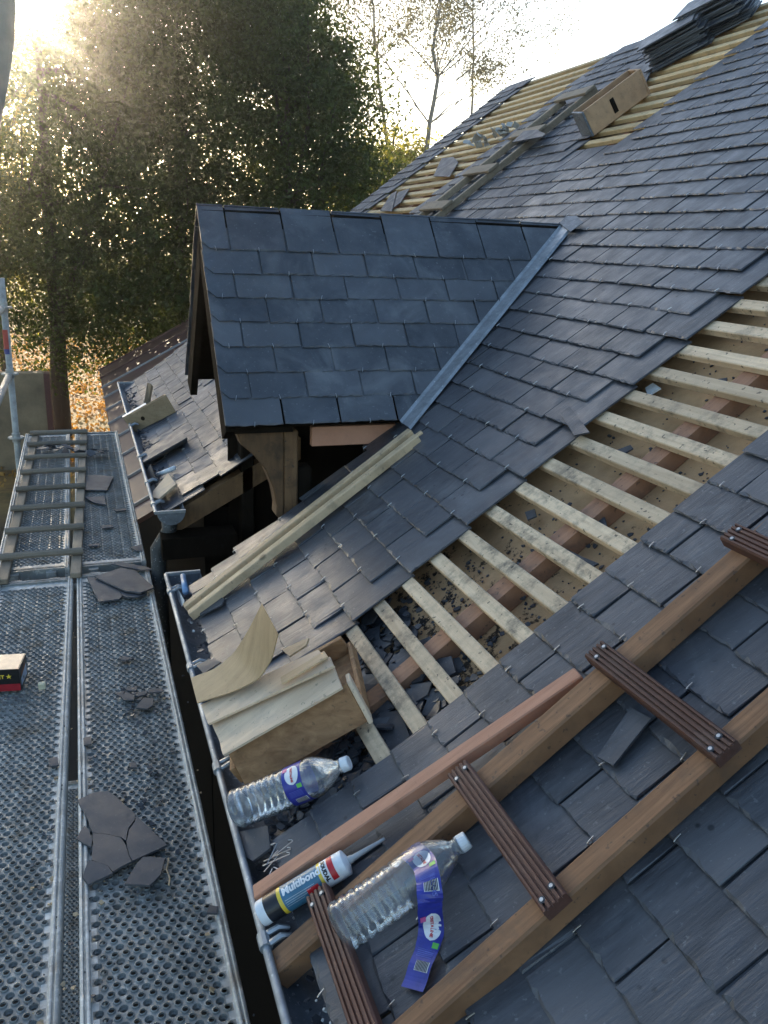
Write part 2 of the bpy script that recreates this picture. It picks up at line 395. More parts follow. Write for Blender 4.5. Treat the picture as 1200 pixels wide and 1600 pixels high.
def add_slate(mb, poly, st, mapf, th=.0058, lift=.0185, run=.21, tail=14):
    if len(poly) < 3: return
    j = random.uniform(-.0015, .002); tw = random.uniform(-.006, .006); cx = sum(p[0] for p in poly) / len(poly)
    def nn(p): return lift + j - (lift - .003) * (p[1] - st) / run + tw * (p[0] - cx)
    bot = [mapf(p[1] + (.002 if p[1] < st + .02 else 0), p[0], nn(p) - th) for p in poly]
    nt = tail + 1
    if tail and len(poly) == tail + 5:      # a chipped, bevelled lower edge
        top = [mapf(p[1], p[0], nn(p) - (.0032 + random.uniform(-.0012, .0012) if i < nt else 0)) for i, p in enumerate(poly)]
        inn = []
        for i in range(nt):
            p = poly[i]; q = (p[0] + (.002 if i == 0 else -.002 if i == tail else random.uniform(-.004, .004)), p[1] + random.choice([.002, .003, .004, .006, .010]))
            inn.append(mapf(q[1], q[0], nn(q)))
        n = len(poly); o = n * 2
        mb.add(top + bot + inn, [tuple(range(2 * n - 1, n - 1, -1))] + [(i, i + n, (i + 1) % n + n, (i + 1) % n) for i in range(n)] +
               [(i, i + 1, o + i + 1, o + i) for i in range(tail)] + [tuple([o + i for i in range(nt)] + list(range(nt, n)))] + [(o + tail, tail, nt), (0, o, n - 1)])
        return
    top = [mapf(p[1], p[0], nn(p)) for p in poly]
    mb.plate(top, bot)
hooks = []
def hook_at(st, y, mapf, lift=.0185): hooks.append((st, y, mapf, lift))

covA, covB, covC, covV = MB(), MB(), MB(), MB()
def yC(s): return 4.28 + max(0., s - 3.25) * .55
for k in range(-4, 38):
    st = S_ROW + ROW * k; odd = k % 2
    if st > 4.66: break
    ln = .215 if st < 4.5 else max(.09, 4.72 - st)
    low = k <= -5
    # covering nearest the camera
    j = 0; yr = 1.455 - (0. if odd else .101)
    bpos = []
    y1 = yr
    if not odd:
        bpos.append((yr, 1.455))
    while y1 > -1.5: bpos.append((y1 - SW, y1)); y1 -= SW
    for (a, b) in bpos:
        if b - a < .12: p = slate_poly(a, b, st, ln)
        else: p = slate_poly(a, b, st, ln)
        if st < .42 and a > .80 and random.random() < .8: continue
        add_slate(covB, p, st, RP); hook_at(st, (a + b) / 2, RP)
    # the large covering and the bands beyond it
    y0 = 1.983 + (.101 if odd else 0.)
    while y0 < 7.33:
        a, b = y0, y0 + SW; y0 += SW; yc = (a + b) / 2
        if st > 3.19 and 3.90 < yc < yC(st): continue
        if st > 1.6 and 5.72 < yc < 6.95: continue
        if st < 1.6 and 5.35 < yc < 5.52: continue
        mb = covA if yc < 4.1 else (covC if yc < 6.4 else covV)
        p = slate_poly(a, b, st, ln)
        if yc > 6.4: p = clip(p, 1, 0, 7.34)
        if st < SV1 + .01:
            if yc < DYR:
                if st < SV0 - .02:
                    p = clip(p, 1, 0, 2.905 + .03 * math.sin(k * 2.1))
                else:
                    m = (YV1 - YV0) / (SV1 - SV0); p = clip(p, 1, -m, YV0 - m * SV0 - .028)
            else:
                far = 2 * DYR
                if st < SV0: p = clip(p, -1, 0, -(3.80 + .05 * math.sin(k * 1.7)))
                else:
                    m = (YV1 - YV0) / (SV1 - SV0); p = clip(p, -1, -m, -(far - YV0 + m * SV0))
        if len(p) < 3 or max(q[0] for q in p) - min(q[0] for q in p) < .02: continue
        add_slate(mb, p, st, RP)
        if yc < max(q[0] for q in p): hook_at(st, yc, RP)
covB.build('slate_covering', M_SLATE, house, label='dark slates with steel hooks in the foreground under the roof ladder')
covA.build('slate_covering', M_SLATE, house, label='dark slates between the open batten strip and the dormer')
covC.build('slate_covering', M_SLATE_OLD, house, label='lighter slates beyond the dormer')
covV.build('slate_covering', M_SLATE_OLD, house, label='narrow band of slates along the far gable edge')

# battens, one part each
def batten(y0, y1, s, mat, w=.040, th=.024):
    m = MB(); d0 = random.uniform(-.004, .004); n0 = random.uniform(-.002, .001)
    p = []
    for n in (-th, n0):
        for (yy, ss) in ((y0, s), (y1, s + d0), (y1, s + w + d0), (y0, s + w)): p.append(RP(ss, yy, n))
    m.hexa([p[0], p[3], p[2], p[1], p[4], p[7], p[6], p[5]])
    bevel(m.build('batten', mat, house), .0025)
for i in range(-1, 38):
    s = .798 + .1035 * i
    if s < 4.66:
        batten(1.40 - random.random() * .02, 2.16, s, M_BATTEN)
for i in range(22, 38):
    s = .798 + .1035 * i
    if s < 4.66: batten(3.80, yC(s) + .2, s, M_BATTEN_F)
for i in range(12, 38):
    s = .798 + .1035 * i
    if s < 4.66: batten(5.60, 7.05, s, M_BATTEN_F)
for i in (0, 2): batten(5.28, 5.62, .798 + .1035 * i, M_BATTEN_F)
def slab(s0, s1, y0, y1, n0, n1):
    m = MB(); m.box(s0, s1, y0, y1, n0, n1, 0, lambda s, y, n: RP(s, y, n)); return m
slab(SB + .001, 4.66, 1.682, 1.742, -.078, -.026).build('counter_batten', M_CBAT, house)
slab(.42, SB, 1.682, 1.742, -.078, -.026).build('counter_batten', M_CBAT, house)
for y in (4.05, 4.6, 6.05, 6.6): slab(SB + .001, 4.66, y, y + .06, -.078, -.026).build('counter_batten', M_CBAT, house)
m = MB()
for (s0, s1, y0, y1) in ((SB, 4.7, -1.5, 2.90), (.5, SB, -1.5, 2.90), (1.42, 4.7, 2.90, 3.93), (.5, SB, 3.93, 7.3), (SB, 4.7, 3.93, 7.3)):
    m.add([RP(s0 + .0005, y0, -.08), RP(s1, y0, -.08), RP(s1, y1, -.08), RP(s0 + .0005, y1, -.08)], [(0, 1, 2, 3)])
m.build('insulation_board', M_BOARD, house)
# rear slope, gables, walls
m = MB(); xr, zr = 3.72, Z0 + 3.72 * T38
m.add([(xr, -1.5, zr - .03), (xr + 4.2, -1.5, zr - .03 - 4.2 * T38), (xr + 4.2, 7.3, zr - .03 - 4.2 * T38), (xr, 7.3, zr - .03)], [(0, 1, 2, 3)])
m.build('rear_slope', M_SLATE_OLD, house)
m = MB(); m.tube([(xr - .02, -1.5, zr - .02), (xr - .02, 3.85, zr - .02)], .03, 8); m.build('ridge_board', M_CBAT, house)
m = MB(); m.add([(.52, 7.28, -2.7), (7.2, 7.28, -2.7), (7.2, 7.28, .2), (xr, 7.28, zr - .12), (.52, 7.28, .28)], [(0, 1, 2, 3, 4)]); m.build('gable_wall', M_RENDER, house)
m = MB(); m.add([(.52, -1.5, -2.7), (7.2, -1.5, -2.7), (7.2, -1.5, .2), (xr, -1.5, zr - .12), (.52, -1.5, .28)], [(0, 1, 2, 3, 4)]); m.build('gable_wall', M_RENDER, house)
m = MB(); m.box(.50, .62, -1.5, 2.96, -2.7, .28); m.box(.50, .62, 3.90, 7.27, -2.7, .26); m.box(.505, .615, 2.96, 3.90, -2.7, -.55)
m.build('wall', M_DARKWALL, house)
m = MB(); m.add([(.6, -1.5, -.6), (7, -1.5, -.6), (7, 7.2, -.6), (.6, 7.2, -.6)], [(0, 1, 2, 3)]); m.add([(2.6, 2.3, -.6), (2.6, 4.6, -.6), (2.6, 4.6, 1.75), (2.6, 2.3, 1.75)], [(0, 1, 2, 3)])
m.build('attic_shade_sheets', M_BLACK, house)  # black floor and back sheet added to keep the dormer opening dark
# rafter ends and boards under the far lower roof edge
m = MB(); m.box(.30, .95, 3.78, 3.86, -.005, .10, 0, lambda x, y, z: (x, y, z + (x - .3) * .55 + .16)); m.build('rafter', M_OLDOAK, house)
m = MB(); m.box(.28, .62, 3.66, 3.80, .10, .20); m.build('wall_plate', M_DARKOAK, house)

# ---- dormer (a part of the house) with its own pieces
dormer = MB()
def DP(b, x, n=0.):      # near slope of the dormer: b up the slope, x along
    L = math.hypot(DYR - DYE, DZR - DZE); cy_, sz_ = (DYR - DYE) / L, (DZR - DZE) / L
    return (x, DYE + b * cy_ - n * sz_, DZE + b * sz_ + n * cy_)
def DPF(b, x, n=0.):
    p = DP(b, x, n); return (x, 2 * DYR - p[1], p[2])
DL = math.hypot(DYR - DYE, DZR - DZE)
for f, tgt in ((DP, 0), (DPF, 1)):
    for k in range(8):
        st = .1040 * k; top = k == 7
        ln = .205 if k >= 6 else .215
        if k == 6: ln = .215
        xe = 1.142 + (2.091 - 1.142) * 1
        x = DXG; first = True; w0 = .212 if k % 2 == 0 else .106
        while x < 2.1:
            b = x + (w0 if first else .212 + random.uniform(-.006, .006))
            p = slate_poly(x, b, st, DL - st + .006 if top else ln, .0012, cut=.03 if first and k > 0 else 0.)
            mm = (2.091 - 1.142) / DL
            p = clip(p, 1, -mm, 1.142 - .012)
            if len(p) >= 3 and max(q[0] for q in p) - x > .02:
                add_slate(dormer, p, st, f, .005, .016)
                if tgt == 0 and k < 8 and (x + b) / 2 < 1.12 + mm * st:
                    hooks.append((st, (x + b) / 2, DP, .016))
            x = b; first = False
# ridge cap and boarding below the slates
dm = dormer.build('dormer', M_SLATE_D, house)
m = MB(); xv = lambda b: 1.142 + (2.091 - 1.142) * b / DL
for f in (DP, DPF):
    o = [f(0.01, DXG + .02, -.004), f(.01, 1.142, -.004), f(DL, 2.085, -.004), f(DL, DXG + .02, -.004)]
    i_ = [f(.01, DXG + .02, -.024), f(.01, 1.142, -.024), f(DL, 2.085, -.024), f(DL, DXG + .02, -.024)]
    m.plate(o, i_)
m.build('roof_boarding', M_DARKOAK, dm)
for f in (DP, DPF):
    m = MB(); m.plate([f(.0, DXG + .012, -.028), f(DL - .04, DXG + .012, -.028), f(DL - .18, DXG + .012, -.13), f(.02, DXG + .012, -.13)],
                      [f(.0, DXG + .042, -.028), f(DL - .04, DXG + .042, -.028), f(DL - .18, DXG + .042, -.13), f(.02, DXG + .042, -.13)])
    m.build('barge_board', M_DARKOAK, dm)
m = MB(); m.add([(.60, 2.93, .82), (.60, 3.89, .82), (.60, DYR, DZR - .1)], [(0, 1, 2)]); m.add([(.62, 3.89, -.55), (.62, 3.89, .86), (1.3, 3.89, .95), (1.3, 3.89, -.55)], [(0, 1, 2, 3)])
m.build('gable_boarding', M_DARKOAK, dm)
bevel((lambda m: (m.box(.60, .63, 3.30, 3.34, .80, DZR - .12), m.build('gable_batten', M_OLDOAK, dm))[1])(MB()), .003)
m = MB(); m.box(.672, .728, 2.93, 3.03, -.55, .845); bevel(m.build('post', M_OLDOAK, dm), .006)
m = MB(); m.box(.7285, .785, 2.945, 3.02, -.55, .70); bevel(m.build('post', M_DARKOAK, dm), .006)
m = MB(); m.box(.665, .725, 3.78, 3.88, -.55, .845); bevel(m.build('post', M_DARKOAK, dm), .006)
bevel((lambda m: (m.box(.775, 1.16, 2.915, 2.945, .785, .858), m.build('fascia_board', M_PINK, dm))[1])(MB()), .002)
# curved bracket carrying the overhang
m = MB(); pr = [(.672, .845), (.50, .845), (.515, .80), (.56, .76), (.605, .70), (.632, .63), (.645, .56), (.642, .52), (.672, .505)]
m.plate([(x, 2.925, z) for x, z in pr], [(x, 3.005, z) for x, z in pr]); bevel(m.build('bracket', M_OLDOAK, dm), .004)
m = MB(); m.box(.455, .70, 2.90, 2.99, .846, .866); m.build('soffit_board', M_DARKOAK, dm)
# zinc valley
m = MB(); mu = (YV1 - YV0) / (SV1 - SV0)
A0 = []; 
def vline(d, n, ext=.02): return [RP(SV0 - ext + (SV1 + .03 - SV0 + ext) * t, valley(SV0 - ext + (SV1 + .03 - SV0 + ext) * t) + d, n) for t in (0, .25, .5, .75, 1)]
ls = [vline(-.078, .024), vline(-.072, .034), vline(-.006, .036), vline(.002, .046), vline(.03, .010)]
vs = [p for l in ls for p in l]; fs = [(i * 5 + k, i * 5 + k + 1, i * 5 + k + 6, i * 5 + k + 5) for i in range(4) for k in range(4)]
m.add(vs, fs); m.build('valley_flashing', M_ZINC, house)
m = MB(); q = [RP(2.56, 3.27, .034), RP(2.60, 3.40, .05), RP(2.65, 3.42, .05), RP(2.66, 3.35, .042), RP(2.62, 3.25, .036)]
m.plate(q, [(a, b, c - .002) for a, b, c in q]); m.build('lead_flap', M_ZINC_D, house)

# ---- gutters
def gutter(y0, y1, xf, zf, brackets, lab, w=.125):
    gm = MB(); n = 10; out = []
    for (yy) in (y0, y1):
        out.append([(xf + w / 2 - w / 2 * math.cos(math.pi * i / n), yy, zf - w / 2 * math.sin(math.pi * i / n) * 1.0) for i in range(n + 1)])
    vs = out[0] + out[1]; fs = [(i, i + 1, i + n + 2, i + n + 1) for i in range(n)]
    gm.add(vs, fs, 1); gm.add(out[0], [tuple(range(n + 1))], 1); gm.add([(a, b + .001, c) for a, b, c in out[1]], [tuple(range(n + 1))], 1)
    gm.tube([(xf - .004, y0, zf), (xf - .004, y1, zf)], .0082, 10)
    gm.box(xf - .005, xf + w, y1 - .004, y1 + .008, zf - .004, zf + .008); gm.box(xf - .005, xf + w, y0 - .008, y0 + .004, zf - .004, zf + .008)
    go = gm.build('gutter', [M_ZINC, M_ZINC_D], house, label=lab); autosmooth(go, 40)
    for b in brackets:
        m = MB(); m.tube([(xf - .004, b - .016, zf), (xf - .004, b + .016, zf)], .0125, 10)
        for dy in (-.012, .012): m.tube([(xf + .004, b + dy, zf + .006), (xf + .025, b + dy * .9, zf + .016), (xf + .045, b + dy * .8, zf + .010)], [.006, .006, .004], 6)
        autosmooth(m.build('gutter_bracket', M_ZINC, go))
    return go
gx, gz = .246, .273
def gy(u, v): return at_x(u, v, gx)[1]
gutter(.3, 3.05, gx, gz, [gy(300, 1034), gy(343, 1200), gy(417, 1497), gy(268, 925)], 'near zinc gutter with bright rolled front edge')
gutter(3.64, 7.25, .262, .335, [at_x(230, 733, .262)[1], at_x(218, 690, .262)[1], at_x(204, 650, .262)[1], at_x(240, 765, .262)[1]], 'far zinc gutter under the old lower slates')
m = MB(); q = at_y(246, 832, 3.78); m.tube([(.325, 3.78, .27), (.325, 3.78, .20), (q[0], 3.78, .12), (q[0], 3.78, -2.6)], .036, 12); m.build('downpipe', M_DARKPIPE, house, smooth=True)

# ---- hooks: the hundred nearest as parts, the others as one
hm = MB(); hm.tube([(-.002, 0, -.006), (-.0045, 0, -.002), (-.004, 0, .0025), (.001, 0, .0035), (.012, .0006, .0028)], .0012, 5)
hook_me = hm.build('slate_hook', M_WIRE).data; bpy.data.objects.remove(bpy.data.objects['slate_hook'])
def hook_matrix(h):
    s, y, f, lift = h
    o = Vector(f(s, y, lift)); ex = (Vector(f(s + .01, y, lift)) - o).normalized(); ey = (Vector(f(s, y + .01, lift)) - o).normalized(); ez = ex.cross(ey)
    if ez.z < 0: ez = -ez
    j = random.uniform(-.3, .3); ey2 = ey * math.cos(j) + ex * math.sin(j); ex2 = ex * math.cos(j) - ey * math.sin(j)
    return Matrix(((ex2.x, ey2.x, ez.x, o.x), (ex2.y, ey2.y, ez.y, o.y), (ex2.z, ey2.z, ez.z, o.z), (0, 0, 0, 1)))
def seen(h):
    p = Vector(h[2](h[0], h[1], h[3])); c = RM.T @ (np.array(p) - EYE)
    if c[2] < .2: return 1e9
    u, v = CX + FOC * c[0] / c[2], CY + FOC * c[1] / c[2]
    return c[2] if -10 < u < 1210 and -10 < v < 1610 else 1e3 + c[2]
hooks = [h for h in hooks if random.random() < .93]
hooks.sort(key=seen); rest = MB()
for i, h in enumerate(hooks):
    Mx = hook_matrix(h)
    if i < 100:
        o = bpy.data.objects.new('slate_hook', hook_me); COL.objects.link(o); o.parent = house
        o.matrix_parent_inverse = Matrix.Translation(house.location).inverted(); o.matrix_basis = Mx
    elif seen(h) < 1e3:
        rest.add([Mx @ Vector(v) for v in hm.v], hm.f)
rest.build('slate_hook', M_WIRE, house, kind='stuff')

# ------------------------------------------------------------------ slate rubble under the battens and in the gutter
def flake(mb, c, r, nrm, th=.004, mi=0, n=None, asp=1.):
    n = n or random.randint(4, 7); a0 = random.random() * 6.28; N = Vector(nrm).normalized()
    t1 = N.orthogonal().normalized(); t2 = N.cross(t1); c = Vector(c); top = []
    for i in range(n):
        a = a0 + 2 * math.pi * i / n + random.uniform(-.3, .3); q = r * random.uniform(.6, 1.15)
        top.append(c + t1 * math.cos(a) * q * asp + t2 * math.sin(a) * q)
    mb.plate(top, [p - N * th for p in top], mi)
rub = MB()
for i in range(1500):
    s = .43 + abs(random.gauss(0, .30)); y = random.uniform(1.42, 2.05)
    if s > 1.9: continue
    r = random.choice([.006, .008, .012, .02, .03, .045]) if s < .95 else random.choice([.003, .004, .006, .008, .012])
    P = RP(s, y, -.076 + random.random() * (.035 if s < 1. else .01))
    flake(rub, P, r, (-.6 + random.gauss(0, .25), random.gauss(0, .25), 1), .005)
for i in range(900):     # fine crumbs all over the boarding
    s = .85 + 2.2 * random.random() ** 1.6; flake(rub, RP(s, random.uniform(1.42, 2.02), -.077), random.choice([.0018, .0025, .003, .004, .006]) * (1.3 if s < 1.6 else 1), (-.6, random.gauss(0, .2), .8), .002)
for i in range(500):      # in the gutter and at the eaves
    y = random.choice([random.uniform(2.2, 2.9), random.uniform(.7, 1.25), random.uniform(1.3, 1.6)]); x = random.uniform(.28, .40)
    flake(rub, (x, y, .235 + random.random() * .03 + (x - .28) * .3), random.choice([.003, .005, .008, .012]), (random.gauss(0, .4), random.gauss(0, .4), 1), .003)
rub.build('slate_rubble', M_SLATE, kind='stuff', label='black broken slate rubble lying under the battens and in the gutter', cat='rubble')
mo = MB()
for i in range(150):
    y = random.choice([random.gauss(1.02, .04), random.gauss(2.56, .10), random.gauss(1.27, .02)]); x = random.gauss(.345, .022)
    flake(mo, (x, y, .25 + random.random() * .025 + (x - .28) * .35), random.choice([.002, .003, .005]), (random.gauss(0, .5), random.gauss(0, .5), 1), .004)
mo.build('mortar_crumbs', M_PLASTER, kind='stuff', label='white mortar crumbs lying at the slate edge in the gutter', cat='rubble')

# ------------------------------------------------------------------ scaffold decks
def make_deck_mesh(L, W=.324):
    mb = MB(); pitch, rowp = .0238, .0206; n = 11; m0 = (W - n * pitch) / 2 - pitch * .25
    rows = int((L - .16) / rowp); y0 = (L - rows * rowp) / 2
    zp = -.012; K = 10
    x0 = m0
    for r in range(rows):
        yc = y0 + (r + .5) * rowp; sh = pitch * .5 * (r % 2)
        for c in range(n):
            xc = m0 + sh + (c + .5) * pitch; big = (r % 2 == 0 and c % 2 == 0) or (r % 2 == 1 and c % 2 == 1 and False)
            hx, hy = pitch / 2, rowp / 2
            # square-ish outer ring sampled at K angles, hole ring, collar
            outer = []
            for k in range(K):
                a = 2 * math.pi * (k + .5) / K; ca, sa = math.cos(a), math.sin(a); q = min(hx / abs(ca) if abs(ca) > 1e-6 else 9, hy / abs(sa) if abs(sa) > 1e-6 else 9)
                outer.append((xc + ca * q, yc + sa * q, zp))
            corners = [(xc + hx, yc + hy, zp), (xc - hx, yc + hy, zp), (xc - hx, yc - hy, zp), (xc + hx, yc - hy, zp)]
            rr = .0098 if big else .0089
            r2 = .0052 if big else .0064; dz = -.009 if big else .0036
            ring = lambda q, z: [(xc + math.cos(2 * math.pi * (k + .5) / K) * q, yc + math.sin(2 * math.pi * (k + .5) / K) * q, z) for k in range(K)]
            vs = outer + ring(rr, zp) + ring((rr + r2) / 2 + (.0006 if not big else 0), zp + dz * .75) + ring(r2, zp + dz) + ring(r2 - .0004, zp + dz - .005)
            fs = []
            for j in range(4):
                for k in range(K):
                    a, b = j * K + k, j * K + (k + 1) % K; fs.append((a, b, b + K, a + K))
            # fill the cell corners
            co = len(vs); vs += corners
            ang = lambda p: math.atan2(p[1] - yc, p[0] - xc)
            for ci, cp in enumerate(corners):
                ks = sorted(range(K), key=lambda k: abs(math.atan2(math.sin(ang(outer[k]) - ang(cp)), math.cos(ang(outer[k]) - ang(cp)))))[:2]
                fs.append((ks[0], ks[1], co + ci))
            mb.add(vs, fs)
        # margins of this row
        ya, yb = yc - rowp / 2, yc + rowp / 2
        mb.add([(.022, ya, zp), (m0 + sh, ya, zp), (m0 + sh, yb, zp), (.022, yb, zp)], [(0, 1, 2, 3)], 1)
        xe = m0 + sh + n * pitch
        mb.add([(xe, ya, zp), (W - .022, ya, zp), (W - .022, yb, zp), (xe, yb, zp)], [(0, 1, 2, 3)], 1)
    for (a, b) in ((.003, y0), (y0 + rows * rowp, L - .003)):
        mb.add([(.022, a, zp), (W - .022, a, zp), (W - .022, b, zp), (.022, b, zp)], [(0, 1, 2, 3)], 1)
    return mb
def make_deck_rail(L, W, side):
    mb = MB(); x = (lambda q: q) if side == 0 else (lambda q: W - q)
    pr = [(0, -.06), (0, -.002), (.002, .001), (.007, .002), (.009, 0), (.0095, -.006), (.0125, -.006), (.013, -.001), (.015, .0005), (.0195, .0005), (.022, -.002), (.0225, -.06)]
    a = [(x(p), 0., z) for p, z in pr]; b = [(x(p), L, z) for p, z in pr]; n = len(pr)
    mb.add(a + b, [(i, i + 1, i + n + 1, i + n) for i in range(n - 1)]); mb.add(a, [tuple(range(n))]); mb.add(b, [tuple(range(n))])
    return mb
def make_end(L, W, far):
    mb = MB(); y = (lambda q: q) if not far else (lambda q: L - q)
    mb.box(.024, W - .024, min(y(0), y(.014)), max(y(0), y(.014)), -.05, -.004); mb.box(.024, W - .024, min(y(.022), y(.034)), max(y(.022), y(.034)), -.04, -.003)
    for xc in (W * .25, W * .75): mb.box(xc - .022, xc + .022, min(y(-.03), y(.0)), max(y(-.03), y(.0)), -.045, -.012)
    return mb
def deck(L, x, y, z, yaw, lab, proto=None):
    t = thing('scaffold_deck', lab, 'scaffold deck', (x, y, z), 'perforated steel decks of the scaffold')
    if proto is None:
        W = .324
        ps = [make_deck_mesh(L, W).build('perforated_plate', [M_GALV, M_GALV_E])]
        ps += [autosmooth(make_deck_rail(L, W, s).build('side_rail', M_GALV_E), 50) for s in (0, 1)]
        ps += [make_end(L, W, f).build('end_bar', M_GALV) for f in (0, 1)]
        for p in ps: p.parent = t
    else:
        for p in proto.children:
            c = p.copy(); COL.objects.link(c); c.parent = t
    t.rotation_euler = (0, 0, yaw); return t
d1 = deck(3.07, -.0965, .775, 0., 0., 'near perforated steel scaffold deck beside the gutter, large broken slate on it')
d2 = deck(3.07, -.4684, .755, 0., -.0107, 'near perforated steel scaffold deck carrying the black and red carton', d1)
d3 = deck(2.99, -.102, 3.93, .004, 0., 'far perforated steel scaffold deck beside the lower roof, right of the wooden ladder')
d4 = deck(2.99, -.452, 3.94, .002, .004, 'far perforated steel scaffold deck lying under the wooden ladder', d3)
d5 = deck(3.07, -.43, 2.1, -2.0, 0, 'lower level steel deck seen through the gap between the near decks', d1)
# scaffold tubes
m = MB(); m.tube([(-.62, 3.885, -.09), (.235, 3.885, -.09)], .024, 12)
m.build('scaffold_transom', M_STEEL, smooth=True, label='steel scaffold tube under the joint between near and far decks', cat='scaffold tube')
pole = thing('scaffold_standard', 'grey upright scaffold pole with red and blue tape at far left', 'scaffold pole', (-.543, 7.0, -2.7))
m = MB(); m.tube([(-.543, 7., -2.7), (-.535, 7., 1.17)], .0242, 14); m.build('tube', M_STEEL, pole, smooth=True)
zt = lambda v: at_y(14, v, 7.)[2]
m = MB(); m.tube([(-.5385, 7., zt(545)), (-.538, 7., zt(515))], .0252, 14, 0, False); m.build('red_tape', M_TAPE_R, pole)
m = MB(); m.tube([(-.5387, 7., zt(553)), (-.5387, 7., zt(545))], .0252, 14, 0, False); m.build('blue_tape', M_TAPE_B, pole)
for v in (480, 584, 684):
    m = MB(); z = zt(v); m.tube([(-.539, 7., z - .006), (-.539, 7., z + .006)], .062, 8); m.tube([(-.539, 7., z - .035), (-.539, 7., z + .035)], .031, 12)
    m.build('rosette', M_STEEL, pole)
m = MB(); m.tube([(-.545, 6.96, zt(586)), (-.545, 4.2, zt(586) - .02)], .0245, 12)
m.build('guard_rail', M_STEEL, smooth=True, label='pale scaffold guard rail running from the taped pole towards the viewer', cat='guard rail')
m = MB(); m.tube([(-.545, 6.96, zt(482)), (-.56, 5.2, zt(482))], .0245, 12)
m.build('guard_rail', M_STEEL, smooth=True, label='upper scaffold guard rail tube near the top of the taped pole', cat='guard rail')
m = MB(); pp = [(-.57, 1.34, -.05), (-.56, 1.34, .6), (-.50, 1.33, 1.15), (-.36, 1.31, 1.42), at_y(-30, 200, 1.3), at_y(-18, 120, 1.3), at_y(-9, 50, 1.3), at_y(-8, 0, 1.3), at_y(-8, -120, 1.3)]
m.tube(pp, .0245, 16); m.build('scaffold_brace', plain('dull_brown_paint', (.50, .42, .32), .7), smooth=True, label='bent grey scaffold tube close by in the upper left corner beside the sun', cat='scaffold tube')

# ------------------------------------------------------------------ wooden ladder lying on the far decks
lad = thing('wooden_ladder', 'old grey wooden ladder lying flat along the far scaffold decks', 'ladder', (-.23, 5.3, .0))
def lx(y, side): t = (y - 3.8) / 3.1; return (-.405 + .022 * t) if side == 0 else (-.098 + .066 * t)
for sd_ in (0, 1):
    m = MB(); p = []
    for z in (.003, .028):
        for (y, dx) in ((3.78, -.024), (3.78, .024), (6.92, .024), (6.92, -.024)): p.append((lx(y, sd_) + dx, y, z))
    m.hexa(p); bevel(m.build('rail', M_GREYWOOD, lad), .004)
for v in (674, 691, 711, 733, 759, 788, 822, 861):
    y = at_z(110, v, .05)[1]; m = MB(); a, b = lx(y, 0) - .035, lx(y, 1) + .03
    m.tube([(a, y, .046), ((a + b) / 2, y + random.uniform(-.006, .006), .047), (b, y, .046)], .018, 8); autosmooth(m.build('rung', M_RUNG, lad))

# ------------------------------------------------------------------ broken slates on the decks
def shard(px, name, label, group, z=.008, th=.006, cat='slate piece', tilt=(0, 0), mat=None):
    pts = [at_z(u, v, z) for u, v in px]; c = np.mean(pts, 0); q = []
    for i in range(len(pts)):      # roughen the broken edge
        a, b = pts[i], pts[(i + 1) % len(pts)]; q.append(a); d = np.linalg.norm(b - a)
        k = int(d / .018)
        for j in range(1, k): 
            w = a + (b - a) * j / k + rng.normal(0, .0009, 3); q.append(w)
    f = lambda p: z + tilt[0] * (p[0] - c[0]) + tilt[1] * (p[1] - c[1])
    top = [(p[0] - c[0], p[1] - c[1], f(p) - z) for p in q]; bot = [((a) * 1.01, b * 1.01, h - th) for a, b, h in top]
    m = MB(); m.plate(top, bot); o = m.build(name, mat or M_SHARD, label=label, cat=cat, group=group); o.location = tuple(c); return o
Z7 = lambda l: [(120 + a / 6.667, 1200 + b / 6.667) for a, b in l]
Z8 = lambda l: [(90 + a / 5.714, 850 + b / 5.714) for a, b in l]
Z4 = lambda l: [(a / 3., 440 + b / 3.) for a, b in l]
G1 = 'pieces of the large cracked slate on the near deck'
shard(Z7([(10, 330), (190, 250), (330, 240), (400, 290), (610, 480), (600, 540), (540, 620), (513, 752), (458, 718), (330, 688), (165, 673), (120, 540), (40, 400)]), 'broken_slate', 'largest upper piece of the cracked dark slate on the near deck', G1)
shard(Z7([(617, 492), (940, 800), (700, 910), (579, 965), (543, 900), (523, 810), (517, 762), (545, 640), (606, 558)]), 'broken_slate', 'right hand pointed piece of the cracked dark slate on the near deck', G1)
shard(Z7([(165, 678), (330, 693), (458, 724), (513, 808), (536, 900), (572, 968), (376, 1078), (320, 1015), (150, 955), (170, 780)]), 'broken_slate', 'lower middle piece of the cracked dark slate on the near deck', G1, .009)
shard(Z7([(130, 968), (230, 990), (320, 1020), (375, 1088), (120, 1200), (60, 1130)]), 'broken_slate', 'lower left corner piece of the cracked dark slate on the near deck', G1, .012, tilt=(0, .08))
shard(Z7([(690, 925), (920, 935), (870, 1110), (760, 1220), (500, 1205), (560, 1100), (620, 1000)]), 'broken_slate', 'separate rounded slate piece lying just below the large cracked slate', G1, .012)
shard(Z7([(80, 600), (130, 640), (160, 750), (150, 820), (50, 770), (0, 730)]), 'broken_slate', 'small slate scrap on the deck rail left of the large cracked slate', G1, .006)
G2 = 'slates lying at the joint of the decks'
shard(Z8([(330, 290), (570, 210), (700, 240), (860, 385), (740, 435), (600, 415)]), 'broken_slate', 'large dark slate on top of the pile at the joint between decks', G2, .022)
shard(Z8([(260, 290), (330, 295), (540, 400), (575, 465), (550, 490), (365, 515)]), 'broken_slate', 'dark slate lying under the left side of the pile at the deck joint', G2, .010)
shard(Z8([(545, 400), (600, 415), (740, 440), (795, 440), (720, 470), (620, 475), (580, 460)]), 'broken_slate', 'narrow slate sliver poking out below the pile at the deck joint', G2, .010)
shard(Z8([(480, 175), (545, 155), (800, 205), (845, 225), (740, 230), (560, 195)]), 'broken_slate', 'long thin slate lying behind the pile at the deck joint', G2, .014)
G3 = 'small slate chips on the near deck'
